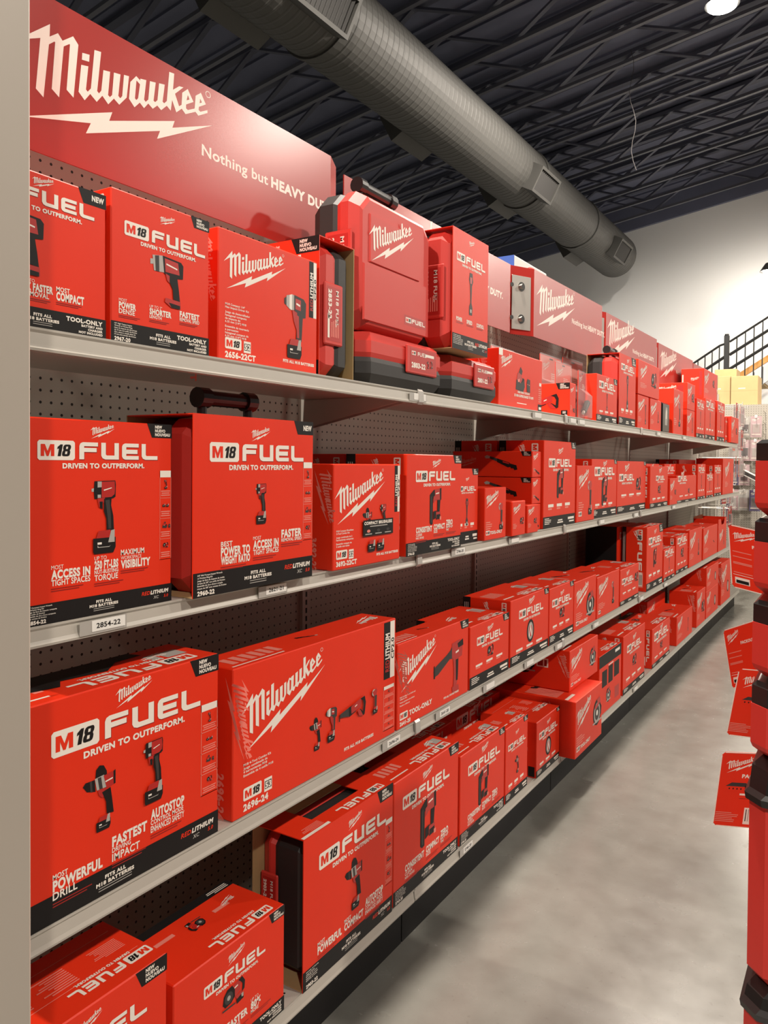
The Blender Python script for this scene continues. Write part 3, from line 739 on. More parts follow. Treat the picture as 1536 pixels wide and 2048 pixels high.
# ================================================================ shelving
JOINTS = [0.67, 1.89, 3.115, 4.37, 5.68, 6.98, 8.30]
LIPS = {1: 1.556, 2: 1.099, 3: .619, 4: .134}
ZS = {1: 1.592, 2: 1.133, 3: .655, 4: .170}
XF = -1.08; XB = -1.49
NAMES = {1: 'top', 2: 'second', 3: 'third', 4: 'bottom'}
ORD = ['nearest', 'second nearest', 'third nearest', 'fourth nearest', 'fifth nearest', 'sixth nearest', 'farthest']
ends = {1: 8.0, 2: 8.20, 3: 8.2, 4: 8.3}
for lv in (1, 2, 3, 4):
    for i in range(6):
        ya, yb = JOINTS[i] + .003, JOINTS[i+1] - .003
        if i == 5: yb = ends[lv]
        z = ZS[lv]; L = LIPS[lv]
        e = empty('shelf_board', (0, ya, z))
        tag(e, 'beige metal %s-level shelf board, %s section of the shelving' % (NAMES[lv], ORD[i] if i < 5 else 'farthest'), 'shelf', 'shelf boards')
        Wd = yb - ya
        m = MB(); m.box((XB + .012, 0, -.012), (XF - .004, Wd, -.0006), M_SHELF)
        m.box((XF - .03, .0, L - z + .002), (XF - .026, Wd, -.012), M_SHELF)
        for k in range(int(Wd/.05)):                            # slots along the deck
            for xx in (XF - .035, XF - .10):
                m.tube((xx, .03 + .05*k, -.0008), (xx, .03 + .05*k, -.0004), .003, M_KICK, 6)
        m.build('deck', e, fix=False)
        m = MB()                                                # price channel with a rolled edge
        m.prism([(XF - .004, -.006), (XF - .002, -.0004), (XF + .0, -.0004), (XF + .0, -.004), (XF - .003, -.008),
                 (XF - .001, L - z + .010), (XF + .002, L - z + .004), (XF + .001, L - z), (XF - .004, L - z), (XF - .006, L - z + .008)], 'y', 0, Wd, M_SHELF)
        m.build('price_channel', e)
        if lv < 4:
            for yy in (.012, Wd - .016):
                m = MB(); m.prism([(XB + .012, -.013), (XF - .06, -.013), (XF - .06, -.03), (XB + .012, -.10)], 'y', yy, yy + .004, M_SHELF); m.build('bracket', e)
        else:
            m = MB(); m.box((-1.135, 0, -z + .0), (-1.123, Wd, L - z - .001), M_KICK); m.box((-1.45, .0, -z + .0), (-1.135, .02, -.013), M_KICK); m.build('kick_plate', e)
# joint clips at the shelf fronts
for lv in (1, 2, 3):
    for i in (1, 2, 3):
        m = MB(); yj = JOINTS[i]
        m.prism([(XF + .001, ZS[lv] + .004), (XF + .006, ZS[lv] - .002), (XF + .008, LIPS[lv] + .004), (XF + .002, LIPS[lv] - .003)], 'y', yj - .014, yj + .012, M_TAGH)
        tag(m.build('joint_clip'), 'grey clip over the %s-shelf front where the %s two sections meet' % (NAMES[lv], ['', 'nearest', 'second and third', 'third and fourth'][i]), 'clip', 'joint clips')
for i in range(7):
    ya = JOINTS[i]; yb = JOINTS[i+1] if i < 6 else 9.45
    m = MB(); m.box((XB - .012, 0, .02), (XB, yb - ya - .004, 2.20), M_PEG)
    o = m.build('pegboard_panel', loc=(0, ya + .002, 0))
    tag(o, 'beige perforated back panel behind the %s section of shelving' % ORD[min(i, 6)], 'panel', 'perforated back panels')
for i, yj in enumerate(JOINTS + [9.45]):
    m = MB(); m.box((XB, -.018, 0), (XB + .011, .018, 2.20), M_SHELF)
    for k in range(74):
        z0 = .08 + k*.0254
        m.box((XB + .0105, -.004, z0), (XB + .0115, .004, z0 + .016), M_KICK)
    o = m.build('slotted_upright', loc=(0, yj, 0))
    tag(o, 'beige slotted steel upright at the %s joint between back panels' % ['nearest', 'second', 'third', 'fourth', 'fifth', 'sixth', 'seventh', 'farthest'][i], 'upright', 'slotted uprights')
post_lab = tag(post, 'tall cream metal post cut off by the left edge of the photo', 'post')

# ================================================================ header signs
def sign(label, y0, y1, z0, z1, xs, tagx=None, lx=.08, lw=.45, wing0=0, wing1=0):
    """xs: x at the left end, at the left fold, at the right fold, at the right end."""
    e = empty('header_sign', (0, y0, z0)); tag(e, label, 'sign', 'header signs above the shelving')
    Wd = y1 - y0; H = z1 - z0
    m = MB()
    pts = [(xs[0], 0), (xs[1], wing0), (xs[2], Wd - wing1), (xs[3], Wd)]
    pts = [p for i, p in enumerate(pts) if i in (0, 3) or (i == 1 and wing0) or (i == 2 and wing1)]
    back = [(x - .004, y) for x, y in pts][::-1]
    m.prism(pts + back, 'z', 0, H, M_SIGN)
    a = Vector((xs[1], wing0, 0)); b = Vector((xs[2], Wd - wing1, 0))
    U = (b - a).normalized(); N = U.cross(Vector((0, 0, 1))); 
    if N.x < 0: N = -N
    f = Face(m, a, U, (0, 0, 1), N)
    L = (b - a).length
    logo(f, lx*L, .18*H, lw*L, reg=True, k=1)
    tx = (tagx if tagx is not None else .47*L)
    f.text('Nothing but', tx, .45*H, .082*H, W_, 1, 1, k=1, width=.235)
    f.text('HEAVY DUTY.', tx + .247, .45*H, .082*H, W_, 2, 1, k=1, width=.285)
    m.build('panel', e, fix=False)
    for yy, xx in ((.03, xs[0]), (Wd - .05, xs[3])):
        a = MB(); a.box((-1.4895, yy, H*.25), (xx - .003, yy + .02, H*.32), M_STEEL); a.build('mounting_arm', e)
    return e
def sign_plate(label, y, z0, z1, x, Wd, rz=-25.0):
    e = empty('joining_plate', (x, y, z0), math.radians(rz)); tag(e, label, 'bracket', 'steel joining plates of the header signs')
    m = MB(); H = z1 - z0; m.box((0, 0, 0), (.004, Wd, H), M_STEEL, .0015); m.build('plate', e, fix=False)
    for zz in (.20, .80):
        m = MB(); m.tube((.004, Wd*.48, H*zz), (.006, Wd*.48, H*zz), .021, M_BOLT, 20); m.tube((.006, Wd*.48, H*zz), (.016, Wd*.48, H*zz), .0115, M_BOLT, 6); m.build('bolt', e)
        m = MB(); m.tube((.004, -.012, H*zz), (.018, -.012, H*zz), .010, M_BOLT, 8); m.build('side_bolt', e)
SZ0, SZ1 = 1.978, 2.283
# ================================================================ price tags
def price_tag(y, lv, txt=None, label='', grp='price tags on the shelf fronts', w=.062):
    e = empty('price_tag', (XF + .002, y, (ZS[lv] + LIPS[lv])/2)); tag(e, label, 'tag', grp)
    m = MB(); m.box((0, -.03, -.013), (.002, w - .0, .010), M_TAGH); m.build('holder', e)
    m = MB(); m.box((.002, -.008, -.009), (.003, w - .004, .009), M_PAPER)
    if txt:
        f = Face(m, (.003, 0, 0), (0, 1, 0), (0, 0, 1), (1, 0, 0))
        f.text(txt, .0, -.004, .008, K_, 1, 1, k=1, width=w - .014)
    m.build('paper_label', e, fix=False)
tags = [(0.815, 2, '2854-22', 'near the post'), (1.245, 2, '2621-21', 'under the carton with the handle behind it'), (2.12, 2, '2746-20', 'at the third carton'), (2.56, 2, None, 'under the two small cartons'),
        (3.62, 2, None, 'near the middle of the shelf'), (4.25, 2, None, 'past the middle of the shelf'), (5.2, 2, None, 'toward the far end'),
        (1.735, 3, '2696-24', 'left of the joint clip'), (2.03, 3, '2641-20', 'under the caulking gun carton'), (2.36, 3, None, 'right of the caulking gun carton'), (2.72, 3, None, 'under the fifth carton'), (3.05, 3, None, 'under the sixth carton'), (3.55, 3, None, 'under the seventh carton'), (4.4, 3, None, 'left of the tall carton'), (5.0, 3, None, 'right of the tall carton'),
        (2.2, 4, '2746-20', 'under the nailer cartons'), (3.62, 4, None, 'right of the saw cartons'), (4.3, 4, None, 'toward the far end'),
        (1.86, 1, None, 'beside the joint clip'), (2.77, 1, None, 'under the charger carton'), (3.18, 1, None, 'under the small saw carton'), (3.3, 1, None, 'under the clear packs'), (4.75, 1, None, 'near the middle of the shelf'), (5.5, 1, None, 'toward the far end')]
for y, lv, t, w in tags:
    price_tag(y, lv, t, 'white price tag on the %s shelf front %s' % (NAMES[lv], w))

# ================================================================ cartons on the shelves
C_D1 = [(.165, -.0, [('MOST', .5, 0, 1.1), ('ACCESS IN', 1, 2, .62), ('TIGHT SPACES', .72, 1, 1.0)]),
        (.435, .02, [('UP TO', .5, 0, 1.1), ('250 FT-LBS', 1, 2, .62), ('NUT-BUSTING', .5, 1, 1.0), ('TORQUE', .72, 1, 1.1)]),
        (.615, .04, [('MAXIMUM', .72, 1, 1.05), ('WORKSPACE', .45, 0, 1.1), ('VISIBILITY', 1, 2, .72)])]
C_D2 = [(.20, -.01, [('BEST', .6, 1, 1.1), ('POWER TO', 1, 2, .64), ('WEIGHT RATIO', .9, 2, .55)]),
        (.455, .0, [('MOST', .45, 0, 1.1), ('ACCESS IN', 1, 2, .66), ('TIGHT SPACES', .66, 1, 1.0)]),
        (.70, .02, [('FASTER', 1, 2, .72), ('REMOVAL SPEED', .42, 1, 1.0)])]
C_A1 = [(.36, .0, [('UP TO', .5, 0, 1.1), ('2X FASTER', 1.05, 2, .7), ('REMOVAL', .72, 1, 1.1)]), (.60, -.015, [('MOST', .7, 1, 1.1), ('COMPACT', 1.2, 2, .66)])]
C_A2 = [(.07, .0, [('MOST', .5, 0, 1.1), ('POWER', 1, 2, .70), ('DENSE', .8, 1, 1.1)]), (.36, .0, [('UP TO 2"', .5, 0, 1.1), ('SHORTER', 1, 2, .66), ('LENGTH', .55, 1, 1.1)]), (.67, -.0, [('FASTEST', 1, 2, .66), ('REMOVAL SPEED', .62, 1, .9)])]
C_E1 = [(.255, -.06, [('MOST', .5, 1, 1.1), ('POWERFUL', 1, 2, .66), ('DRILL', .75, 1, 1.1)]), (.485, -.02, [('FASTEST', 1, 2, .68), ('DRIVING', .5, 1, 1.1), ('IMPACT', .8, 1, 1.1)]), (.655, .02, [('AUTOSTOP', 1, 2, .66), ('CONTROL MODE', .5, 1, 1.0), ('ENHANCED SAFETY', .7, 1, .9)])]
C_F3 = [(.14, .0, [('MOST', .5, 1, 1.1), ('POWERFUL', 1, 2, .66)]), (.42, .0, [('MOST', .5, 1, 1.1), ('COMPACT', 1, 2, .66)]), (.66, .02, [('AUTOSTOP', 1, 2, .62), ('CONTROL MODE', .5, 1, 1.0), ('ENHANCED SAFETY', .6, 1, .85)])]
C_NAIL = [(.16, .0, [('CONSISTENT', 1, 2, .58), ('CLEAN', .55, 1, 1.0), ('NAIL DRIVES', .4, 1, 1.0)]), (.47, .01, [('COMPACT', 1, 2, .58), ('SIZE', .55, 1, 1.0)]), (.70, .04, [('ZERO', 1, 2, .66), ('RAMP-UP', .5, 1, 1.0), ('TIME', .4, 1, 1.0)])]
C_F2 = [(.44, .0, [('FASTER', 1, 2, .72), ('CUTTING', .5, 1, 1)]), (.66, .04, [('UP TO', .45, 0, 1.1), ('80%', 1, 2, .8), ('MORE', .5, 1, 1.1)])]
def FU(**k): return lambda f, w, h: d_fuel(f, w, h, **k)
def MI(**k): return lambda f, w, h: d_milw(f, w, h, **k)
SF = lambda f, w, h: s_fuel(f, w, h)
def SM(model=''): return lambda f, w, h: s_milw(f, w, h, model)
TF = lambda f, w, h: t_fuel(f, w, h)
TFF = lambda f, w, h: t_fuel(f, w, h, True)
TM = lambda f, w, h: t_milw(f, w, h)
TT = lambda f, w, h: t_text(f, w, h)
lo = dict(detail=0, flash=0)
md = dict(detail=1)
MO = dict(detail=0, badge_on=False); MD = dict(detail=1)
z1, z2, z3, z4 = ZS[1], ZS[2], ZS[3], ZS[4]

# ---- top shelf
carton('red carton with a large impact wrench, half hidden by the cream post, top shelf', -1.092, .612, .846, z1, .24, .24, FU(tool='wrench', cols=C_A1, band=.135, tool_only=True, flash=1, tool_u=.36, tool_v=.52, tool_h=.40, col_v=.31, model='2767-20', flash_s=.125), SF)
carton('red carton with a high torque wrench, second from the post on the top shelf', -1.092, .856, 1.084, z1, .26, .24, FU(tool='wrench', cols=C_A2, band=.135, tool_only=True, model='2967-20', ux=.12, uw=.83, vy=.72, logo_v=.86, tool_v=.47, tool_h=.36, tool_u=.56, col_v=.29, flash_s=.115), SF)
carton('red carton with a big white script logo and an impact driver, top shelf', -1.11, 1.127, 1.452, z1, .267, .2,
       MI(tool='driver', lx=.06, ly=.60, lw=.60, tool_u=.74, tool_v=.38, tool_h=.56, model='2656-22CT', lith=True, rot=5, desc=('M18 Compact 1/4"', 'Hex Impact Driver Kit', '', 'Juego de destornillador', 'hexagonal compacto', 'de impacto de', '6.35 mm (1/4") M18', '', 'Ensemble de tournevis', 'a percussion', 'hexagonal compact de', '6.35 mm (1/4") M18')), SM('2656-22CT'))
def d_charger(f, w, h):
    logo(f, w*.04, h*.66, w*.26, rot=5); tool_pic(f, 'charger', w*.50, h*.52, h*.5)
    f.text('HIGH SPEED COOLING', w*.55, h*.29, h*.035, W_, 2, 1, 'c'); f.text('35 MIN SUPERCHARGE TO 80%', w*.56, h*.22, h*.042, W_, 2, 1, 'c')
    f.rect(w*.4, h*.10, w*.62, h*.115, W_, 1); f.rect(w*.90, h*.02, w*.995, h*.15, K_, 1); f.rect(w*.92, h*.05, w*.98, h*.10, W_, 2)
    f.rect(w*.93, h*.5, w*.98, h*.56, W_, 1); f.rect(w*.0, h*.88, w*.08, h*.99, W_, 1)
    small_lines(f, w*.91, h*.46, w*.08, h*.28, 7, P_)
carton('wide bright red carton picturing a battery charger, top shelf centre', -1.11, 2.50, 2.92, z1, .205, .22, d_charger, SM())
def d_sawside(f, w, h):
    tool_pic(f, 'saw', w*.50, h*.42, h*.62, 8); corner_flash(f, w, h, h*.3); f.rect(w*.84, h*.06, w*.96, h*.2, K_, 1); f.rect(w*.87, h*.1, w*.93, h*.17, L_, 2)
carton('small red carton with a saw pictured on its side, right of the charger carton', -1.10, 3.226, 3.305, z1, .148, .24, MI(tool='block', lx=.1, ly=.7, lw=.6, badge_on=False, tool_h=.2, tool_v=.2, **md), d_sawside)
carton('red carton with a black bottom band left of the tall tube-handled sleeved case', -1.10, 3.606, 3.95, z1, .227, .085, FU(tool='tube', band=.16, tool_h=.36, tool_v=.45, vy=.72, logo_v=.86, col_v=.25, **md))
e = empty('sleeved_case', (-1.10, 3.985, z1)); tag(e, 'tall sleeved case with a tube handle, long trimmer pictured, middle of the top shelf', 'tool case')
SLEEVE_TRIM = e
carton('red carton lying across two small cartons beside the trimmer carton', -1.10, 4.362, 4.866, z1 + .192, .192, .24, MI(tool='block', tool_h=.7, tool_v=.5, lx=.1, ly=.55, lw=.45, **MO))
carton('small red carton, left of the two under the crosswise carton, top shelf', -1.10, 4.362, 4.611, z1, .188, .22, MI(tool='tube', tool_h=.6, **MO))
carton('small red carton, right of the two under the crosswise carton, top shelf', -1.10, 4.647, 4.926, z1, .188, .22, MI(tool='light', tool_h=.4, **MO))
m = MB(); m.box((-.07, 0, 0), (0, .2, .192), M_BGLOSS, .01); f = Face(m, (0, 0, 0), (0, 1, 0), (0, 0, 1), (1, 0, 0))
f.poly([(.07, .05), (.13, .05), (.14, .10), (.13, .16), (.09, .165), (.07, .12)], L_, 1); f.poly([(.09, .09), (.115, .09), (.12, .14), (.10, .15)], W_, 2)
tag(m.build('work_light_pack', loc=(-1.11, 5.01, z1), fix=False), 'small black pack with a pale window among red cartons, top shelf', 'pack')
carton('red carton with a script logo behind the small black pack, top shelf', -1.215, 4.98, 5.26, z1, .335, .2, MI(tool='tube', tool_h=.5, **MO))
carton('narrow red carton with a pale tool just right of the black pack, top shelf', -1.10, 5.277, 5.578, z1, .30, .12, MI(tool='light', tool_h=.6, tool_u=.6, **MO))
def s_bright(f, w, h):
    logo(f, w*.40, h*.58, min(w*.4, h*.72), fine=False); f.rect(w*.04, h*.4, w*.1, h*.8, W_, 1); f.rect(w*.8, h*.1, w*.92, h*.9, TR_, 1)
carton('red carton with a brightly lit side, upper of two stacked, top shelf', -1.10, 5.711, 5.99, z1 + .191, .188, .34, MI(tool='block', tool_h=.5, **MO), s_bright)
carton('red carton with a brightly lit side, lower of two stacked, top shelf', -1.10, 5.711, 5.99, z1, .189, .34, MI(tool='tube', tool_h=.6, **MO), s_bright)
carton('dull red carton with a dark band, under the high stacked carton, top shelf', -1.10, 6.06, 6.39, z1, .296, .2, FU(tool='tube', band=.12, **lo), SF)
carton('wider red carton with a dark band, supporting the high stacked carton', -1.10, 6.41, 6.86, z1, .323, .3, FU(tool='tube', band=.12, **lo))
carton('red carton with a brightly lit side, highest on the far part of the top shelf', -1.12, 6.45, 7.05, z1 + .325, .235, .17, MI(tool='block', tool_h=.4, tool_v=.6, **MO), s_bright)
carton('curved-sided red carton right of a dark gap, far part of the top shelf', -1.10, 6.96, 7.351, z1, .339, .12, FU(tool='tube', band=.12, **lo))
carton('short red carton second from the far end of the top shelf', -1.10, 7.39, 7.51, z1, .229, .2, FU(tool='tube', band=.1, **lo))
carton('red carton overhanging the far end of the top shelf', -1.07, 7.52, 7.98, z1 + .004, .235, .2, MI(tool='block', tool_h=.4, **MO))

# ---- second shelf
carton('big red carton with an impact wrench beside the post, second shelf', -1.082, .688, .982, z2, .322, .115, FU(tool='impact', cols=C_D1, band=.10, model='2854-22', ux=.085, uw=.80, vy=.80, logo_v=.905, tool_u=.5, tool_v=.50, tool_h=.385, col_v=.28, strip=True, flash_s=.105, desc=('3/8" Compact Impact Wrench', 'w/ Friction Ring Kit', 'Juego de llave de impacto compacta', 'con anillo de friccion', 'Ensemble de cle a chocs compacte', 'avec anneau de friction')), SF)
def d_brushless(f, w, h):
    f.rect(w*.40, h*.285, w*.865, h*.445, K_, 13); f.text('COMPACT BRUSHLESS', w*.415, h*.40, h*.028, W_, 2, 1, k=14, width=w*.43)
    f.rect(w*.50, h*.375, w*.77, h*.385, L_, 14)
    for i in range(3): f.rect(w*(.43 + .15*i), h*.30, w*(.53 + .15*i), h*.31, L_, 14); f.disc(w*(.48 + .15*i), h*.335, w*.025, h*.015, P_ if i == 0 else G_, 14)
    tool_pic(f, 'bat2', w*.60, h*.205, h*.27, k=12)
_mi = MI(tool='pair', lx=.04, ly=.52, lw=.74, tool_u=.60, tool_v=.43, tool_h=.36, model='3692-22CT', lith=True, rot=7, desc=('M18 Compact Brushless', '2-Tool Combo Kit', '', 'Juego combinado de 2', 'herramientas compactas', '', 'Ensemble compact de', '2 outils sans balais'))
carton('red carton with a script logo and two drills, three from the post, second shelf', -1.062, 1.457, 1.759, z2, .252, .17, lambda f, w, h: (_mi(f, w, h), d_brushless(f, w, h)), SM('3692-22CT'))
o = CARTONS[-1]
carton('red carton with a nailer, long side showing behind the two-drill carton', -1.062, 1.792, 2.122, z2, .28, .20, FU(tool='nailer', cols=C_NAIL, band=.13, tool_only=True, model='2746-20', vy=.73, logo_v=.86, tool_v=.46, tool_h=.36, col_v=.27, ux=.15, uw=.72, flash_s=.11), SF)
carton('red carton in the back row, only its top edge above the two-drill carton', -1.272, 1.80, 2.12, z2, .28, .20, FU(tool='nailer', **lo), SF)
carton('narrow red carton with a ratchet, right of the first nailer carton, second shelf', -1.09, 2.14, 2.30, z2, .239, .2, FU(tool='tube', band=.16, vy=.70, logo_v=.83, tool_v=.42, tool_h=.36, col_v=.27, **md))
carton('red tool-only carton with a small work light, second shelf', -1.072, 2.316, 2.49, z2, .175, .2, MI(tool='light', lx=.05, ly=.62, lw=.62, tool_u=.74, tool_v=.42, tool_h=.56, tool_only=True, rot=6, **MD))
carton('small low red carton, left of a pair in front of the ratchet stack', -1.06, 2.519, 2.638, z2, .123, .12, MI(tool='block', lx=.06, ly=.6, lw=.6, tool_h=.3, tool_v=.4, badge_on=False, rot=6, **MD))
carton('small low red carton, right of a pair in front of the ratchet stack', -1.06, 2.66, 2.766, z2, .104, .12, MI(tool='block', lx=.06, ly=.6, lw=.6, tool_h=.3, tool_v=.4, badge_on=False, rot=6, **MD))
def s_ratch(f, w, h):
    tool_pic(f, 'ratchet', w*.62, h*.52, w*.22, 0); corner_flash(f, w*.985, h, h*.3); logo(f, w*.06, h*.35, min(w*.26, h*1.1), ink=P_, fine=False)
for k, wd in ((2, 'top of three'), (1, 'middle of three'), (0, 'bottom of three')):
    carton('long flat red carton with a ratchet on its side, %s stacked' % wd, -1.09, 2.778, 2.868, z2 + k*.102, .1, .34, MI(tool='ratchet', lx=.1, ly=.66, lw=.6, tool_u=.5, tool_v=.2, tool_h=.3, badge_on=False, **MD), s_ratch)
carton('tall red carton with a framing tool and black band, right of the ratchet stack', -1.082, 2.878, 3.26, z2, .349, .19, FU(tool='nailer', band=.13, tool_h=.34, tool_v=.5, vy=.70, logo_v=.84, col_v=.27, ux=.14, uw=.72, flash_s=.1, **md), SF)
carton('red carton behind the tall one, its side showing above the ratchet stack', -1.282, 2.878, 3.2, z2, .349, .19, FU(tool='nailer', **lo), SF)
carton('slim red carton with a tall lamp picture and script logo, second shelf', -1.082, 3.282, 3.536, z2, .25, .2, MI(tool='light', lx=.1, ly=.62, lw=.62, tool_u=.72, tool_v=.4, tool_h=.66, **MD))
carton('red carton with a nailer and black band, fourth nailer along the second shelf', -1.10, 3.55, 3.966, z2, .281, .2, FU(tool='nailer', band=.15, tool_h=.5, tool_v=.44, vy=.72, logo_v=.86, col_v=.24, flash_s=.1, **md), SF)
carton('wide red carton with a rotary tool at right and a white sticker, second shelf', -1.10, 3.976, 4.567, z2, .274, .2, FU(tool='block', band=.14, tool_u=.72, tool_v=.52, tool_h=.4, ux=.06, uw=.5, vy=.62, logo_v=.78, col_v=.36, flash_s=.1, **md))
carton('squarish dull red carton with a grinder, right of the wide sticker carton', -1.082, 4.60, 5.058, z2, .246, .2, FU(tool='block', band=.12, tool_h=.3, tool_v=.42, vy=.66, logo_v=.82, col_v=.24, ux=.3, uw=.5, **lo), SF)
carton('small script-logo carton in front of two dark-sided cartons, second shelf', -1.075, 5.089, 5.31, z2, .17, .12, MI(tool='block', tool_h=.3, **MO))
carton('low wide red carton in front of two dark-sided cartons, second shelf', -1.082, 5.327, 5.99, z2, .183, .12, FU(tool='block', band=.1, tool_u=.6, tool_v=.4, tool_h=.3, ux=.05, uw=.45, **lo))
carton('red carton in the back row with a black band, left of two, second shelf', -1.225, 5.10, 5.45, z2, .262, .2, FU(tool='nailer', **lo), SF)
carton('red carton in the back row with a black band, right of two, second shelf', -1.225, 5.62, 5.98, z2, .262, .2, FU(tool='nailer', **lo), SF)
carton('upright red carton, fourth from the far end of the second shelf', -1.082, 6.053, 6.359, z2, .264, .2, FU(tool='tube', band=.08, **lo), SF)
carton('short narrow red carton, third from the far end of the second shelf', -1.082, 6.405, 6.72, z2, .188, .16, FU(tool='tube', band=.1, **lo), SF)
carton('upright red carton, second from the far end of the second shelf', -1.082, 6.764, 7.113, z2, .258, .2, FU(tool='tube', band=.1, **lo), SF)
carton('tall red carton with a script logo at the far end of the second shelf', -1.082, 7.189, 7.79, z2, .315, .22, MI(tool='tube', tool_h=.3, lx=.2, ly=.5, lw=.55, **MO))
carton('red carton in the back row behind the short narrow one, second shelf', -1.29, 6.42, 7.1, z2, .30, .18, MI(tool='tube', **MO), SF)

# ---- third shelf
carton('largest red carton, two-tool combo set with torn open top beside the post', -1.082, .614, 1.104, z3, .355, .142, FU(tool='pair', cols=C_E1, band=.125, model='2997-22', ux=.25, uw=.65, vy=.745, logo_v=.875, tool_u=.555, tool_v=.475, tool_h=.40, col_v=.275, lh=.0158, strip=True, flash_s=.115, desc=('M18 FUEL 2-Tool Combo Kit', 'Juego combinado de 2', 'herramientas M18 FUEL', 'Ensemble combine de', '2 outils M18 FUEL')), None, lambda f, w, h: (t_fuel(f, w, h), f.poly([(w*.22, 0), (w*.20, h*.22), (w*.33, h*.25), (w*.42, h*.5), (w*.60, h*.42), (w*.64, h*.62), (w*.80, h*.5), (w*.83, h*.7), (w, h*.6), (w, 0)], K_, 3)))  # jagged black patch on top paints the dark inside of the torn opening
CARTONS[-1].name = 'tool_carton'
carton('very wide red carton with four tools pictured in a row, third shelf', -1.082, 1.145, 1.776, z3, .313, .113, MI(tool='combo', lx=.05, ly=.455, lw=.53, tool_u=.64, tool_v=.33, tool_h=.36, model='2696-24', lith=True, rot=6, strip=True, extra=('5', '3'), desc=('', '', 'M18 4-Tool Combo Kit', 'Juego combinado de', '4 herramientas M18', 'Ensemble de 4 outils M18')), SM('2696-24'), TM)
carton('red tool-only carton with a caulking gun, third shelf', -1.082, 1.787, 2.224, z3, .237, .085, MI(tool='caulk', lx=.03, ly=.60, lw=.50, tool_u=.72, tool_v=.55, tool_h=.62, model='2641-20', rot=6, tool_only=True, detail=2, flash=3, desc=('M18 Cordless 10 oz Caulk and', 'Adhesive Gun', '', 'Pistola aplicadora de sellador', '', 'Pistolet a calfeutrer')), SM(), TM)
carton('red carton with a planer and black band, right of the caulking gun carton', -1.082, 2.237, 2.552, z3, .205, .2, FU(tool='block', band=.19, vy=.66, logo_v=.80, tool_v=.47, tool_h=.26, col_v=.35, ux=.16, uw=.66, flash_s=.15, **md), SF, TF)
carton('red carton with a round inflator picture, long dark red side showing, third shelf', -1.082, 2.567, 2.951, z3, .24, .19, FU(tool='wheel', band=.15, vy=.68, logo_v=.83, tool_v=.42, tool_h=.36, col_v=.22, ux=.2, uw=.64, flash_s=.12, **md), SF, TF)
carton('red carton with a multi-tool, sixth from the post on the third shelf', -1.082, 2.962, 3.258, z3, .23, .2, FU(tool='block', band=.17, vy=.66, logo_v=.80, tool_v=.48, tool_h=.28, col_v=.32, flash_s=.12, **md), SF, TF)
carton('red tool-only carton with a script logo and blade guard, third shelf', -1.082, 3.267, 3.583, z3, .217, .22, MI(tool='circ', lx=.08, ly=.55, lw=.6, tool_u=.72, tool_v=.42, tool_h=.55, rot=6, tool_only=True, **MD), SM(), TM)
carton('red carton with a tripod light picture, eighth from the post on the third shelf', -1.082, 3.60, 3.976, z3, .198, .2, MI(tool='light', lx=.06, ly=.55, lw=.45, tool_u=.7, tool_v=.46, tool_h=.6, rot=6, **MD), SM(), TM)
carton('low red carton with a vacuum and black band, left of the tall dark-sided carton', -1.082, 3.997, 4.369, z3, .188, .2, FU(tool='block', band=.12, vy=.58, logo_v=.76, tool_u=.86, tool_v=.6, tool_h=.4, col_v=.34, ux=.08, uw=.62, **dict(detail=1, flash=0)), SF, TF)
carton('tall red carton with the lettering running down its side, third shelf', -1.082, 4.546, 4.948, z3, .371, .14, FU(tool='nailer', band=.12, vy=.72, logo_v=.86, tool_v=.48, tool_h=.3, col_v=.25, **md), SF, TF)
carton('tall red carton in the back row, side blackened as shade, left of the tall front carton', -1.235, 4.50, 4.9, z3, .371, .19, FU(tool='nailer', **lo), lambda f, w, h: f.rect(0, 0, w*.96, h, K_, 1))  # black sheet over the left side paints in the shadow there
carton('short red carton in front of the gap right of the tall lettered carton', -1.082, 4.983, 5.3, z3, .2, .14, FU(tool='tube', band=.12, **lo), None, TF)
carton('red carton with a saw behind the short one, third shelf', -1.09, 5.38, 5.772, z3, .25, .2, FU(tool='block', band=.1, **lo), SF, TF)
carton('red carton with a pale sander picture, third from the far end of the third shelf', -1.082, 5.779, 6.256, z3, .266, .2, MI(tool='light', tool_h=.5, **MO), SM(), TM)
carton('dull red carton with a nail tool, second from the far end of the third shelf', -1.082, 6.321, 6.96, z3, .243, .2, MI(tool='ratchet', tool_h=.16, **MO), SM(), TM)
# torn carton at the far end of the third shelf
m = MB(); m.box((-.2, 0, 0), (0, .43, .20), M_RED)
m.add([(0, 0, .2), (0, .43, .2), (0, .43, .275), (0, .33, .275), (0, .28, .225), (0, .17, .22), (0, .12, .272), (0, 0, .275)], [(0,1,2,3,4,5,6,7)], M_RED)
m.box((-.2, 0, .2), (-.002, .003, .275), M_RED); m.box((-.2, .427, .2), (-.002, .43, .275), M_RED); m.box((-.2, 0, .2), (-.197, .43, .29), M_KRAFT)
f = Face(m, (0, 0, 0), (0, 1, 0), (0, 0, 1), (1, 0, 0)); logo(f, .06, .07, .20, rot=6, fine=False); tool_pic(f, 'tube', .3, .1, .12)
tag(m.build('display_carton', loc=(-1.082, 7.01, z3), fix=False), 'open red display carton with a torn cut-out front, far end of the third shelf', 'box')

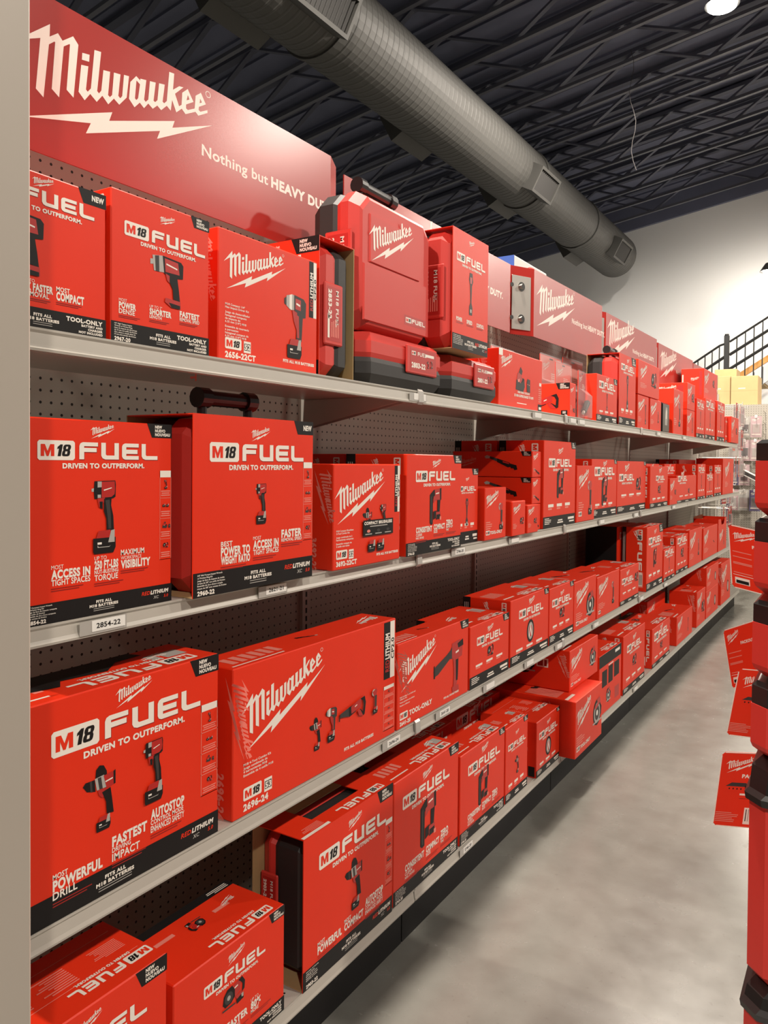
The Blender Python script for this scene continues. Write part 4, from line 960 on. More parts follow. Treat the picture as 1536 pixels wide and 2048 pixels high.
# ---- bottom shelf
carton('red carton with small print covering its top, nearest on the bottom shelf', -1.082, .64, .974, z4, .311, .182, FU(tool='block', band=.1, ux=.12, uw=.74, vy=.74, logo_v=.865, flash_s=.125, **md), None, TT)
carton('red tool-only carton with large print on its top, second on the bottom shelf', -1.082, .99, 1.312, z4, .238, .178, FU(tool='block', cols=C_F2, band=.14, tool_only=True, ux=.24, uw=.56, vy=.70, logo_v=.82, tool_v=.52, tool_h=.3, tool_u=.5, col_v=.33, flash_s=.12), None, TFF)
carton('red carton with a finish nailer, left of two alike on the bottom shelf', -1.082, 1.774, 2.163, z4, .343, .118, FU(tool='nailer', cols=C_NAIL, band=.12, tool_only=True, model='2743-20', vy=.74, logo_v=.86, tool_v=.49, tool_h=.40, col_v=.26, ux=.12, uw=.72, flash_s=.11), None, TF)
carton('red carton with a finish nailer, right of two alike on the bottom shelf', -1.082, 2.177, 2.526, z4, .288, .103, FU(tool='nailer', cols=C_NAIL, band=.13, tool_only=True, model='2746-20', vy=.72, logo_v=.86, tool_v=.47, tool_h=.40, col_v=.27, ux=.16, uw=.72, flash_s=.1), None, TF)
carton('narrow red carton with a nut driver picture, beside the two nailer cartons', -1.082, 2.537, 2.744, z4, .271, .11, FU(tool='drill', band=.12, vy=.68, logo_v=.83, tool_v=.42, tool_h=.26, col_v=.22, flash_s=.12, **md), None, TF)
carton('red carton with a saw blade wheel and a plain dark side, bottom shelf', -1.072, 2.813, 3.070, z4, .218, .24, FU(tool='wheel', band=.13, vy=.66, logo_v=.82, tool_v=.42, tool_h=.34, col_v=.22, flash_s=.1, **md), lambda f, w, h: (f.rect(w*.86, h*.02, w*.97, h*.2, K_, 1), logo(f.sub(w*.86, h*.45, 1, 90), 0, 0, h*.2, ink=P_, fine=False)), TT)
carton('dark-banded red carton in the back row behind the narrow nut driver carton', -1.335, 2.60, 3.06, z4, .235, .14, FU(tool='block', **lo), lambda f, w, h: f.rect(0, 0, w, h*.7, K_, 1), TFF)
carton('dark-banded red carton in the back row behind the nailer cartons', -1.31, 2.18, 2.56, z4, .25, .14, FU(tool='block', **lo), lambda f, w, h: f.rect(0, 0, w, h*.7, K_, 1), TFF)
def s_saw(f, w, h):
    tool_pic(f, 'circ', w*.30, h*.60, h*.62); f.rect(w*.50, h*.52, w*.68, h*.74, W_, 1); f.rect(w*.52, h*.55, w*.60, h*.71, D_, 2); f.rect(w*.62, h*.55, w*.66, h*.71, D_, 2)
    logo(f.sub(w*.80, h*.9, 1, -82), 0, 0, h*.62, ink=P_, fine=False)
SAWF = MI(tool='circ', lx=.04, ly=.56, lw=.56, tool_u=.80, tool_v=.50, tool_h=.52, rot=6, tool_only=True, **MD)
carton('red circular saw carton jutting out over the shelf edge, lower of two stacked', -1.008, 3.084, 3.45, z4, .239, .36, SAWF, SM('2630-20'), TM)
carton('red circular saw carton with a saw on its long side, upper of two stacked', -1.075, 3.20, 3.60, z4 + .2405, .175, .30, SAWF, s_saw, TM)
def d_kit(f, w, h):
    f.rect(0, h*.80, w, h, K_, 1); tool_pic(f, 'circ', w*.4, h*.26, h*.26); f.rect(w*.12, h*.45, w*.34, h*.72, K_, 1); f.rect(w*.4, h*.45, w*.6, h*.74, K_, 1); f.rect(w*.66, h*.48, w*.9, h*.74, K_, 1)
    f.rect(w*.7, h*.1, w*.9, h*.3, TR_, 1); f.rect(w*.70, h*.9, w*.92, h*.95, W_, 2); f.rect(w*.4, h*.755, w*.62, h*.775, W_, 1)
carton('red carton with a black top band and batteries pictured, right of the saw cartons', -1.082, 3.655, 4.037, z4, .293, .2, d_kit, None, TFF)
carton('red carton with a grinder, lettering down its left edge, bottom shelf', -1.082, 4.077, 4.531, z4, .312, .2, FU(tool='block', band=.1, vy=.68, logo_v=.82, tool_v=.45, tool_h=.28, col_v=.24, ux=.16, uw=.66, **dict(detail=1, flash=0)), SF, TF)
carton('red carton with a black top edge and a narrow lettered side, bottom shelf', -1.082, 4.715, 5.186, z4, .236, .26, FU(tool='block', band=.1, vy=.66, logo_v=.82, tool_v=.42, tool_h=.28, col_v=.24, **lo), SF, TFF)
carton('red carton with a script logo and a pale top label, bottom shelf', -1.082, 5.402, 5.93, z4, .193, .2, MI(tool='tube', tool_h=.5, **MO), SM(), TM)
carton('red carton in the back row behind the pale-topped one, bottom shelf', -1.30, 5.5, 6.05, z4, .26, .18, MI(tool='block', **MO), SM(), TM)
carton('narrow red carton left of the far stacked pair, bottom shelf', -1.082, 6.102, 6.45, z4, .264, .2, MI(tool='block', **MO), SM(), TM)
carton('red carton, lower of the far stacked pair on the bottom shelf', -1.082, 6.49, 7.05, z4, .215, .2, MI(tool='wheel', tool_h=.4, **MO), SM())
carton('red carton, upper of the far stacked pair on the bottom shelf', -1.082, 6.49, 7.05, z4 + .216, .185, .2, MI(tool='wheel', tool_h=.4, **MO), SM(), TM)
carton('tall red carton at the far end of the bottom shelf', -1.082, 7.20, 7.72, z4, .36, .2, MI(tool='wheel', tool_h=.3, tool_v=.35, ly=.65, **MO), SM(), TM)
# ================================================================ cased kits
def octo(y0, y1, z0, z1, c, x):
    return [(x, y0 + c, z0), (x, y1 - c, z0), (x, y1, z0 + c), (x, y1, z1 - c), (x, y1 - c, z1), (x, y0 + c, z1), (x, y0, z1 - c), (x, y0, z0 + c)]
def case_parts(e, Wd, H, T, ox=0.0, front_red=True, handle=True, latch=(), big_face=False, model='2803-22', inset=.014, c=.03, sp=.5):
    """Moulded case: two shells meeting halfway, faces square to x, front at x = ox."""
    mf, mb_ = (M_CRED, M_CBLK) if front_red else (M_CBLK, M_CRED)
    s = T*.012
    m = MB()
    m.loft([octo(.004, Wd - .004, .004, H - .004, c, ox - T*sp), octo(0, Wd, 0, H, c, ox - T*sp + .012), octo(0, Wd, 0, H, c, ox - T*.20), octo(inset, Wd - inset, inset, H - inset, c, ox - .004), octo(inset + .008, Wd - inset - .008, inset + .008, H - inset - .008, c, ox)], mf)
    if big_face:
        # raised field below a sloping shoulder, plus a lower band
        y0, y1 = Wd*.10, Wd*.93
        def plate(p, a, b):
            cy = sum(q_[0] for q_ in p)/len(p); cz = sum(q_[1] for q_ in p)/len(p)
            m.loft([[(a, y, z) for y, z in p], [(b, cy + (y-cy)*.975, cz + (z-cz)*.975) for y, z in p]], mf, False, True)
        plate([(Wd*.06, H*.06), (Wd*.94, H*.06), (Wd*.94, H*.47), (Wd*.06, H*.47)], ox, ox + .004)
        plate([(Wd*.13, H*.49), (Wd*.80, H*.49), (Wd*.80, H*.78), (Wd*.72, H*.835), (Wd*.13, H*.84)], ox, ox + .004)
        f = Face(m, (ox + .004, 0, 0), (0, 1, 0), (0, 0, 1), (1, 0, 0))
        logo(f, Wd*.14, H*.50, Wd*.60, rot=9)
        f.rect(Wd*.58, H*.115, Wd*.90, H*.19, TR_, 1)
        fuel_line(f, Wd*.60, H*.135, Wd*.28, shadow=False, tagline=False)
    m.build('front_shell', e)
    m = MB()
    m.loft([octo(inset + .008, Wd - inset - .008, inset + .008, H - inset - .008, c, ox - T), octo(inset, Wd - inset, inset, H - inset, c, ox - T + .004), octo(0, Wd, 0, H, c, ox - T*max(.80, sp + .12)), octo(0, Wd, 0, H, c, ox - T*sp - .012), octo(.004, Wd - .004, .004, H - .004, c, ox - T*sp)], mb_)
    m.build('back_shell', e)
    xs = (ox - T*.66, ox - T*.10) if front_red else (ox - T*.94, ox - T*(sp - .10))
    for side in latch:
        m = MB()
        if side in ('left', 'right'):
            yy = -.007 if side == 'left' else Wd
            m.box((xs[0], yy, H*.24), (xs[1], yy + .007, H*.70), M_CRED, .003)
            f = Face(m, (xs[0] if side == 'left' else xs[1], yy if side == 'left' else yy + .007, H*.27), (1, 0, 0) if side == 'left' else (-1, 0, 0), (0, 0, 1), (0, -1 if side == 'left' else 1, 0))
            w = xs[1] - xs[0]
            f.rect(w*.12, 0, w*.88, H*.40, TR_, 1)
            g = f.sub(w*.2, H*.38, 1, -90)
            g.text(model, 0, 0, w*.16, W_, 2, 1.1); g.text('M18 FUEL', 0, w*.40, w*.14, W_, 1, 1.3)
            f.rect(w*.16, H*.02, w*.26, H*.2, W_, 2)
            for i in range(5): f.rect(w*(.36 + .09*i), H*.03, w*(.40 + .09*i), H*(.14 + .01*i), P_, 2)
        else:
            m.box((xs[0], Wd*.46, -.007), (xs[1], Wd*.86, 0), M_CRED, .003)
            f = Face(m, (xs[0], Wd*.50, -.007), (0, 1, 0), (1, 0, 0), (0, 0, -1))
            w, h = Wd*.34, xs[1] - xs[0]
            f.rect(0, h*.1, w, h*.9, TR_, 1)
            f.text(model, w*.05, h*.22, h*.17, W_, 2, 1.1); badge(f, w*.05, h*.66, h*.14); f.text('FUEL', w*.28, h*.66, h*.13, W_, 1, 1.5); f.rect(w*.55, h*.68, w*.92, h*.78, W_, 2)
            tool_pic(f, 'pair', w*.75, h*.42, h*.34)
        m.build('latch', e, fix=False)
    if handle:
        m = MB(); hx = ox - T*.5
        m.tube((hx, Wd*.30, H + .047), (hx, Wd*.70, H + .047), .016, M_BGLOSS, 14)
        for yy in (.30, .70):
            m.tube((hx, Wd*yy - .014, H + .047), (hx, Wd*yy + .014, H + .047), .021, M_BGLOSS, 14)
            m.tube((hx, Wd*yy, H - .004), (hx, Wd*yy, H + .047), .010, M_BGLOSS, 8)
        m.build('handle', e)
def sleeve_part(e, Wd, H, T, design, top=None, open_left=True):
    t = .0022
    m = MB()
    m.box((-t, 0, 0), (0, Wd, H), M_RED); m.box((-T, 0, 0), (-T + t, Wd, H), M_KRAFT)
    m.box((-T + t, .001, 0), (-t, Wd - .001, t), M_KRAFT)
    m.box((-T + t, .001, H - t), (-t, Wd*.24, H), M_RED); m.box((-T + t, Wd*.76, H - t), (-t, Wd - .001, H), M_RED)
    m.box((-T*.32, Wd*.24, H - t), (-t, Wd*.76, H), M_RED); m.box((-T + t, Wd*.24, H - t), (-T*.68, Wd*.76, H), M_KRAFT)
    f = Face(m, (0, 0, 0), (0, 1, 0), (0, 0, 1), (1, 0, 0)); design(f, Wd, H)
    if top: top(Face(m, (-T*.3, Wd, H), (0, -1, 0), (1, 0, 0), (0, 0, 1)), Wd, T*.3)
    m.build('sleeve', e, fix=False)

# carton sleeve with its case, second shelf
e = empty('sleeved_case', (-1.058, 1.012, z2)); tag(e, 'cased wrench kit in a red sleeve, black handle standing up behind, second shelf', 'tool case')
sleeve_part(e, .36, .345, .185, FU(tool='impact', cols=C_D2, band=.135, model='2960-22', ux=.115, uw=.79, vy=.745, logo_v=.86, tool_u=.52, tool_v=.49, tool_h=.245, col_v=.30, strip=True, flash=1, flash_s=.105, desc=('3/8" Mid-Torque Impact Wrench', 'w/ Friction Ring Kit', 'Juego de llave de impacto de medio', 'torque de 3/8" con anillo de friccion', 'Ensemble de cle a chocs a couple', 'moyen de 3/8" avec anneau de friction')))
case_parts(e, .34, .335, .174, ox=-.006, latch=(), c=.03)
for ch in e.children:
    if ch.name.split('.')[0] != 'sleeve': ch.location = (0, .01, .003)
# sleeved case turned sideways, top shelf
e = empty('sleeved_case', (-1.40, 1.462, z1), math.radians(-90)); tag(e, 'sleeved tool case turned sideways, red and black narrow side toward the aisle', 'tool case')
sleeve_part(e, .288, .335, .145, FU(tool='impact', band=.12, **md))
case_parts(e, .28, .325, .135, ox=-.005, latch=('right',), handle=False, model='2853-22')
for ch in e.children:
    if ch.name.split('.')[0] != 'sleeve': ch.location = (0, .004, .003)
# case lying flat, big case standing on it
def lying(x, y0, z, Wd, H, T, label, model):
    e = empty('tool_case', (x, y0, z)); e.rotation_euler = (0, math.radians(-90), 0)
    tag(e, label, 'tool case')
    case_parts(e, Wd, H, T, ox=T, latch=('bottom',), handle=False, model=model)
    return e
lying(-1.095, 1.632, z1, .435, .36, .14, 'red and black case lying flat under the big standing case, top shelf', '2803-22')
lying(-1.095, 2.085, z1, .385, .36, .135, 'red and black case lying flat under the sleeved case, right end of the case stack', '2801-22')
e = empty('tool_case', (-1.106, 1.613, z1 + .1415)); tag(e, 'big red case with black handle and large white script logo, standing highest', 'tool case')
case_parts(e, .388, .355, .150, ox=0, latch=('left',), big_face=True, model='2803-22', c=.034, sp=.44)
e = empty('sleeved_case', (-1.062, 2.050, z1 + .1415)); tag(e, 'sleeved tool case with shiny red front standing right of the big script-logo case', 'tool case')
sleeve_part(e, .25, .362, .155, FU(tool='tube', cols=[(.1, 0, [('POWER', 1, 2, .7)]), (.38, 0, [('SPEED', 1, 2, .7)]), (.66, 0, [('CONTROL', 1, 2, .6)])], band=.13, vy=.74, logo_v=.9, tool_h=.36, tool_v=.5, col_v=.27, flash=0))
case_parts(e, .235, .350, .145, ox=-.006, handle=False, latch=('left',), model='2801-22', sp=.58)
for ch in e.children:
    if ch.name.split('.')[0] != 'sleeve': ch.location = (0, -.012, .004)
# tall sleeved case, middle of the top shelf
e = SLEEVE_TRIM
sleeve_part(e, .327, .372, .17, FU(tool='tube', band=.12, tool_h=.48, tool_v=.48, vy=.78, logo_v=.89, col_v=.24, **md))
case_parts(e, .305, .350, .16, ox=-.006, handle=True, c=.025)
for ch in e.children:
    if ch.name.split('.')[0] != 'sleeve': ch.location = (0, -.012, .004)
# sleeved case on the bottom shelf
e = empty('sleeved_case', (-1.078, 1.374, z4)); tag(e, 'red sleeve around a black case with its dark side showing, bottom shelf', 'tool case')
sleeve_part(e, .388, .354, .155, FU(tool='drill', cols=C_F3, band=.13, model='2903-22', ux=.15, uw=.76, vy=.735, logo_v=.86, tool_u=.52, tool_v=.46, tool_h=.40, col_v=.25, strip=True, flash_s=.12, desc=('M18 FUEL 1/2" Drill Kit', 'Juego de taladro', 'M18 FUEL de 13 mm', 'Ensemble de perceuse', 'M18 FUEL de 13 mm')), lambda f, w, h: (fuel_line(f, w*.08, h*.35, w*.5, w*.06, shadow=False, tagline=False), f.rect(w*.72, h*.75, w*.99, h*.95, W_, 1), small_lines(f, w*.75, h*.7, w*.2, h*.5, 5, P_)))
case_parts(e, .35, .335, .145, ox=-.006, front_red=False, latch=('left',), handle=False, model='2903-22', sp=.68)
for ch in e.children:
    if ch.name.split('.')[0] != 'sleeve': ch.location = (0, .022, .004)

# ================================================================ clear plastic packs
def clamshell(label, x, y, z, Wd, H, D, rz, tint, lean=0.0, tool='block'):
    e = empty('clamshell_pack', (x, y, z)); e.rotation_euler = (0, math.radians(lean), math.radians(rz)); tag(e, label, 'blister pack', 'clear plastic packs on the top shelf')
    m = MB(); m.box((-.003, .006, .01), (0, Wd - .006, H*.98), INK[R_])
    f = Face(m, (0, 0, 0), (0, 1, 0), (0, 0, 1), (1, 0, 0))
    f.rect(.008, H*.30, Wd - .008, H*.97, tint, 1)
    logo(f, Wd*.14, H*.74, min(Wd*.45, H*.3), rot=6, fine=False); f.rect(Wd*.42, H*.93, Wd*.58, H*.955, K_, 2); small_lines(f, Wd*.5, H*.74, Wd*.4, H*.12, 4, W_)
    m.build('insert_card', e, fix=False)
    m = MB()
    m.loft([[(.001, 0, 0), (.001, Wd, 0), (.001, Wd, H), (.001, 0, H)], [(.006, .004, .004), (.006, Wd - .004, .004), (.006, Wd - .004, H*.62), (.006, .004, H*.62)], [(D, .02, .012), (D, Wd - .02, .012), (D, Wd - .02, H*.5), (D, .02, H*.5)]], M_CLEAR, False, True)
    m.build('plastic_shell', e)
    m = MB(); r = min(Wd*.28, D*.42)
    m.tube((D*.5, Wd*.28, H*.16), (D*.5, Wd*.70, H*.36), r*.8, M_DGREY, 12, r1=r); m.tube((D*.5, Wd*.60, H*.10), (D*.5, Wd*.52, H*.30), r*.6, M_CRED, 10); m.tube((D*.5, Wd*.2, H*.12), (D*.5, Wd*.3, H*.18), r*.5, M_STEEL, 10)
    m.build('packed_tool', e)
    return e
clamshell('clear plastic pack poking up behind the charger carton', -1.36, 2.98, z1, .25, .30, .05, 0, P_)
clamshell('tall clear plastic pack between the charger carton and the small saw carton', -1.305, 3.40, z1, .30, .315, .075, 0, P_)
clamshell('clear plastic pack standing right behind the small saw carton', -1.212, 3.35, z1, .22, .265, .055, 0, P_)
clamshell('clear plastic pack standing highest, before the steel sign plate', -1.40, 3.98, z1, .34, .375, .05, 0, P_)
clamshell('clear plastic pack leaning at the shelf edge, nearest the banded carton', -1.122, 3.40, z1, .17, .225, .035, 6, TR_)

# ================================================================ signs along the top
sign('first red header sign with a huge white script logo, nearest the camera', .50, 1.905, SZ0, SZ1, (-1.362, -1.362, -1.350, -1.388), lx=.267, lw=.377, tagx=.819, wing1=.078)
sign('second red header sign, mostly hidden behind the standing tool cases', 1.965, 3.235, SZ0, SZ1, (-1.400, -1.400, -1.385, -1.385), lx=.12, lw=.42, tagx=.66)
sign('third red header sign with folded left wing, whole logo readable', 3.262, 4.37, SZ0, SZ1 + .005, (-1.394, -1.332, -1.308, -1.308), lx=.03, lw=.52, tagx=.50, wing0=.125)
sign('fourth red header sign along the shelving, behind the small tube-handled case', 4.39, 5.69, SZ0, SZ1, (-1.394, -1.332, -1.308, -1.308), lx=.02, lw=.50, tagx=.56, wing0=.14)
sign('fifth red header sign along the shelving, partly behind stacked cartons', 5.71, 7.0, SZ0, SZ1, (-1.394, -1.332, -1.308, -1.308), lx=.04, lw=.46, tagx=.56, wing0=.14)
sign('sixth and farthest red header sign, mostly hidden by cartons', 7.02, 8.28, SZ0, SZ1, (-1.394, -1.332, -1.308, -1.308), lx=.1, lw=.46, tagx=.6, wing0=.14)
sign_plate('steel plate with two bolts joining the second and third header signs', 3.262, 2.0, 2.245, -1.390, .115)
sign_plate('steel plate with bolts joining the third and fourth header signs', 4.395, 2.0, 2.245, -1.388, .12)
sign_plate('steel plate with bolts joining the fourth and fifth header signs', 5.715, 2.0, 2.245, -1.388, .12)
# white packet lying on top of the shelving
m = MB(); m.box((-1.62, 3.30, 2.203), (-1.415, 4.2, SZ1 + .005), M_SHELF); tag(m.build('riser_box'), 'beige riser behind the third header sign, carrying the white packet', 'riser')
m = MB(); m.box((-.16, 0, 0), (0, .42, .07), M_PAPER, .003); m.box((-.16, -.002, .0), (-.0, 0, .07), M_BLUE)
f = Face(m, (0, 0, 0), (0, 1, 0), (0, 0, 1), (1, 0, 0)); f.disc(.24, .037, .08, .022, R_, 1); f.disc(.24, .037, .06, .013, P_, 2); f.rect(.03, .015, .1, .022, L_, 1)
tag(m.build('white_packet', loc=(-1.42, 3.36, SZ1 + .007), fix=False), 'white packet with a red oval and blue end lying on top of the signs', 'packet')
m = MB(); m.box((-1.9, .67, 0), (XB - .0125, 9.45, 1.95), M_SHELF)
tag(m.build('shelving_backbone'), 'beige closed rear body of the long shelving run', 'shelving')

# ================================================================ hanging packs at the far end
k = 0
rnd = random.Random(3)
def blister(label, x, y, z, rz, col, Wd=.12, H=.2, back=.06):
    e = empty('hanging_pack', (x, y, z)); e.rotation_euler = (0, 0, math.radians(rz)); tag(e, label, 'blister pack', 'small packs hanging at the far end')
    m = MB(); m.box((0, -Wd/2, -H), (.002, Wd/2, 0), col)
    f = Face(m, (.002, -Wd/2, -H), (0, 1, 0), (0, 0, 1), (1, 0, 0)); logo(f, Wd*.1, H*.74, Wd*.7, rot=4, fine=False); f.rect(Wd*.1, H*.1, Wd*.9, H*.16, W_, 1); f.rect(Wd*.2, H*.22, Wd*.8, H*.62, L_ if k % 3 else K_, 1)
    m.build('card', e, fix=False)
    m = MB(); m.loft([[(.003, -Wd*.4, -H*.9), (.003, Wd*.4, -H*.9), (.003, Wd*.4, -H*.35), (.003, -Wd*.4, -H*.35)], [(.022, -Wd*.34, -H*.86), (.022, Wd*.34, -H*.86), (.022, Wd*.34, -H*.40), (.022, -Wd*.34, -H*.40)]], M_CLEAR, False, True); m.build('blister', e)
    m = MB(); m.tube((-back, 0, -.015), (.05, 0, -.015), .003, M_STEEL, 6); m.tube((.05, 0, -.015), (.055, 0, .0), .003, M_STEEL, 6); m.box((.05, -.012, -.02), (.052, .012, .01), M_PAPER); m.build('hook', e)
cols = [M_TRED, M_PINKG, M_PINKG, M_PALE]
rows = [(2.02, 'on the top row'), (1.78, 'on the second row'), (1.50, 'on the third row'), (1.22, 'on the fourth row'), (.98, 'on the lowest row')]
for ri, (z, rn) in enumerate(rows):
    for ci in range(4):
        yy = 8.40 + ci*.20
        blister('small pack %s of the side panel past the shelf end, %s along' % (rn, ['first', 'second', 'third', 'fourth', 'fifth'][ci]), (-1.145 if ri < 3 else -1.25) - .05*(ci % 2), yy, z - .03*rnd.random(), rnd.uniform(-8, 8), cols[(ri*2 + ci) % 4] if ri < 3 else (M_PURPLE if ci % 2 else M_TRED), .14, .21, back=1.492 - (1.145 if ri < 3 else 1.25) - .05*(ci % 2)); k += 1
# end panel facing the camera
m = MB(); m.box((0, 0, 0), (.012, 3.2, 2.07), M_PEG); o = m.build('pegboard_panel', loc=(-1.9, 9.472, 0)); o.rotation_euler = (0, 0, math.radians(-90))
tag(o, 'perforated cream panel facing the camera beyond the shelf end', 'panel')
o.location = (-1.46, 9.472, 0)
for ri, (z, n) in enumerate([(1.93, 3), (1.67, 3), (1.40, 2), (1.12, 3)]):
    for ci in range(n):
        blister('pale pack on the %s row of the far panel, %s from the left' % (['top', 'second', 'third', 'lowest'][ri], ['first', 'second', 'third'][ci]), -1.30 + ci*.115, 9.36 - .03*ci, z, -90 + rnd.uniform(-10, 10), [M_PINKG, M_LGREY, M_PURPLE if ri > 1 else M_PINKG][(ri + ci) % 3], .11, .23, back=.100 + .03*ci); k += 1
for ri in range(7):
    for ci in range(2):
        m = MB(); m.tube((0, 0, 0), (0, -.15, 0), .003, M_STEEL, 6); m.tube((0, -.15, 0), (0, -.155, .012), .003, M_STEEL, 6)
        tag(m.build('peg_hook', loc=(-1.00 + ci*.10, 9.458, 1.98 - .12*ri)), 'bare steel peg hook on the far panel, %s from the top, %s column' % (['first', 'second', 'third', 'fourth', 'fifth', 'sixth', 'lowest'][ri], ['left', 'right'][ci]), 'hook', 'bare peg hooks')
# long pale tool box sticking out
e = empty('level_pack', (-1.22, 9.2, 1.34)); e.rotation_euler = (math.radians(0), math.radians(28), 0); tag(e, 'pale boxed level slanting out past the far shelf end', 'pack')
m = MB(); m.box((0, -.02, -.03), (.34, .02, .03), M_PAPER, .003); m.build('box', e, fix=False); m = MB(); m.box((.03, -.0215, -.018), (.29, -.0203, .018), M_DGREY); m.build('printed_side', e)
# cardboard boxes on top of the end run
def cbox(label, x0, x1, z0, z1_, y, d):
    m = MB(); m.box((x0, y, z0), (x1, y + d, z1_), M_BOXC, .004); f = Face(m, (x0, y, z0), (1, 0, 0), (0, 0, 1), (0, -1, 0)); W2 = x1 - x0; H2 = z1_ - z0
    f.rect(W2*.28, H2*.57, W2*.54, H2*.60, W_, 1); f.rect(0, H2*.495, W2, H2*.505, T_, 1)
    tag(m.build('cardboard_box', fix=False), label, 'box')
m = MB(); m.box((-1.6, 9.49, 0), (1.75, 10.3, 2.065), M_SHELF); tag(m.build('end_gondola'), 'cream shelving unit crossing the far end, boxes stored on its top', 'shelving')
cbox('plain brown cardboard box at the right on top of the far unit', -1.365, -1.085, 2.066, 2.40, 9.52, .35)
cbox('plain brown cardboard box left of the larger one on the far unit', -1.59, -1.375, 2.066, 2.41, 9.55, .3)
cbox('brown cardboard box raised behind the other two on the far unit', -1.60, -1.36, 2.066, 2.53, 9.90, .3)

# ================================================================ staircase and railing
YS = 12.5
st = empty('staircase', (-1.85, YS, 0)); tag(st, 'staircase rising right along the far white wall', 'stairs')
def bar(m, a, b, r): m.tube((a[0], YS, a[1]), (b[0], YS, b[1]), r, M_IRON, 8)
m = MB()
m.prism([(-1.0, 1.9), (3.2, 4.6), (3.2, 4.35), (-1.0, 1.65)], 'y', .12, .18, M_WALL); m.build('stringer', st)
for k in range(14):
    m = MB(); m.box((-1.0 + .29*k, .19, 1.86 + .187*k), (-.70 + .29*k, 1.1, 1.90 + .187*k), M_BOXC); m.build('tread', st)
m = MB(); m.prism([(-.35, 2.62), (3.4, 5.0), (3.4, 4.9), (-.35, 2.52)], 'y', .95, 1.02, M_WOOD); m.build('handrail', st)
e = empty('stair_railing', (0, 0, 0)); tag(e, 'black iron stair railing with a square newel post against the white wall', 'railing')
m = MB(); m.box((-1.893, YS - .035, 2.1), (-1.823, YS + .035, 3.33), M_IRON, .004); m.tube((-1.858, YS, 3.33), (-1.858, YS, 3.352), .03, M_IRON, 12); m.build('newel_post', e)
def rail(nm, a, b, r):
    m = MB(); bar(m, a, b, r); m.build(nm, e)
sl = .625
rail('upper_rail', (-1.82, 3.235), (3.0, 3.235 + sl*4.82), .016)
rail('middle_rail', (-1.82, 3.04), (3.0, 3.04 + sl*4.82), .022)
rail('lower_rail', (-1.82, 2.825), (3.0, 2.825 + sl*4.82), .022)
rail('upper_rail', (-1.95, 3.19), (-2.70, 2.70), .016); rail('upper_rail', (-1.86, 3.215), (-1.95, 3.19), .016)
rail('lower_rail', (-1.86, 3.03), (-2.70, 2.48), .022)
for k in range(22):
    x = -1.72 + .115*k
    m = MB(); bar(m, (x, 3.235 + sl*(x + 1.82)), (x, 2.30 + sl*(x + 1.82)), .0085); m.build('baluster', e)
for k in range(7):
    x = -1.96 - .1*k
    m = MB(); bar(m, (x, 3.19 + .653*(x + 1.95)), (x, 2.5 + .653*(x + 1.95)), .0085); m.build('baluster', e)

# ================================================================ stacked modular tool boxes at the right edge
def ring8(x0, x1, y0, y1, c, z): return [(x0 + c, y0, z), (x1 - c, y0, z), (x1, y0 + c, z), (x1, y1 - c, z), (x1 - c, y1, z), (x0 + c, y1, z), (x0, y1 - c, z), (x0, y0 + c, z)]
PX0, PX1, PY0, PY1 = -.2015, .21, 1.72, 2.0
stack = [(1.300, 1.400, 1.4435, 'topmost'), (1.137, 1.234, 1.282, 'second from the top'), (.967, 1.067, 1.112, 'third from the top'), (.803, .898, .944, 'fourth from the top')]
for zb, zr, zt, wh in stack:
    e = empty('stacking_box', (0, 0, zb)); tag(e, 'red box with black lid, %s of the stack at the right edge' % wh, 'tool box', 'stacked modular boxes at the right edge')
    m = MB(); h = zr - zb
    m.loft([ring8(PX0 + .022, PX1 - .022, PY0 + .022, PY1, .03, -.014), ring8(PX0 + .004, PX1 - .004, PY0 + .004, PY1, .03, .004), ring8(PX0, PX1, PY0, PY1, .032, .014), ring8(PX0, PX1, PY0, PY1, .032, h)], M_CRED); m.build('body', e)
    m = MB(); l0, l1 = h + .0005, zt - zb
    m.loft([ring8(PX0 + .001, PX1 - .001, PY0 + .001, PY1, .032, l0), ring8(PX0 + .001, PX1 - .001, PY0 + .001, PY1, .032, l1 - .008), ring8(PX0 + .010, PX1 - .01, PY0 + .01, PY1, .032, l1)], M_BGLOSS); m.build('lid', e)
    m = MB(); m.box((-.05, PY0 - .006, h - .05), (.06, PY0 + .002, l1 - .012), M_BGLOSS, .003); m.build('latch', e, fix=False)
e = empty('stacking_box', (0, 0, .335)); tag(e, 'deep red chest with a flared black lid under the four thinner stacked boxes', 'tool box', 'stacked modular boxes at the right edge')
m = MB(); m.loft([ring8(PX0 + .018, PX1 - .01, PY0 + .018, PY1, .03, -.012), ring8(PX0 + .001, PX1, PY0, PY1, .034, .012), ring8(PX0, PX1, PY0, PY1, .034, .365)], M_CRED); m.build('body', e)
m = MB(); m.loft([ring8(PX0 - .006, PX1 + .006, PY0 - .012, PY1, .034, .3655), ring8(PX0 - .008, PX1 + .006, PY0 - .014, PY1, .034, .38), ring8(PX0, PX1, PY0 - .004, PY1, .034, .388), ring8(PX0 + .004, PX1, PY0, PY1, .034, .435), ring8(PX0 + .022, PX1 - .02, PY0 + .02, PY1, .034, .452)], M_BGLOSS); m.build('lid', e)
e = empty('stacking_box', (0, 0, 0)); tag(e, 'lowest red rolling chest with a flared black lid, base of the right-hand stack', 'tool box', 'stacked modular boxes at the right edge')
m = MB(); m.loft([ring8(PX0 + .01, PX1, PY0 + .01, PY1, .034, .0), ring8(PX0 - .004, PX1, PY0, PY1, .034, .012), ring8(PX0 - .003, PX1, PY0, PY1, .034, .262)], M_CRED); m.build('body', e)
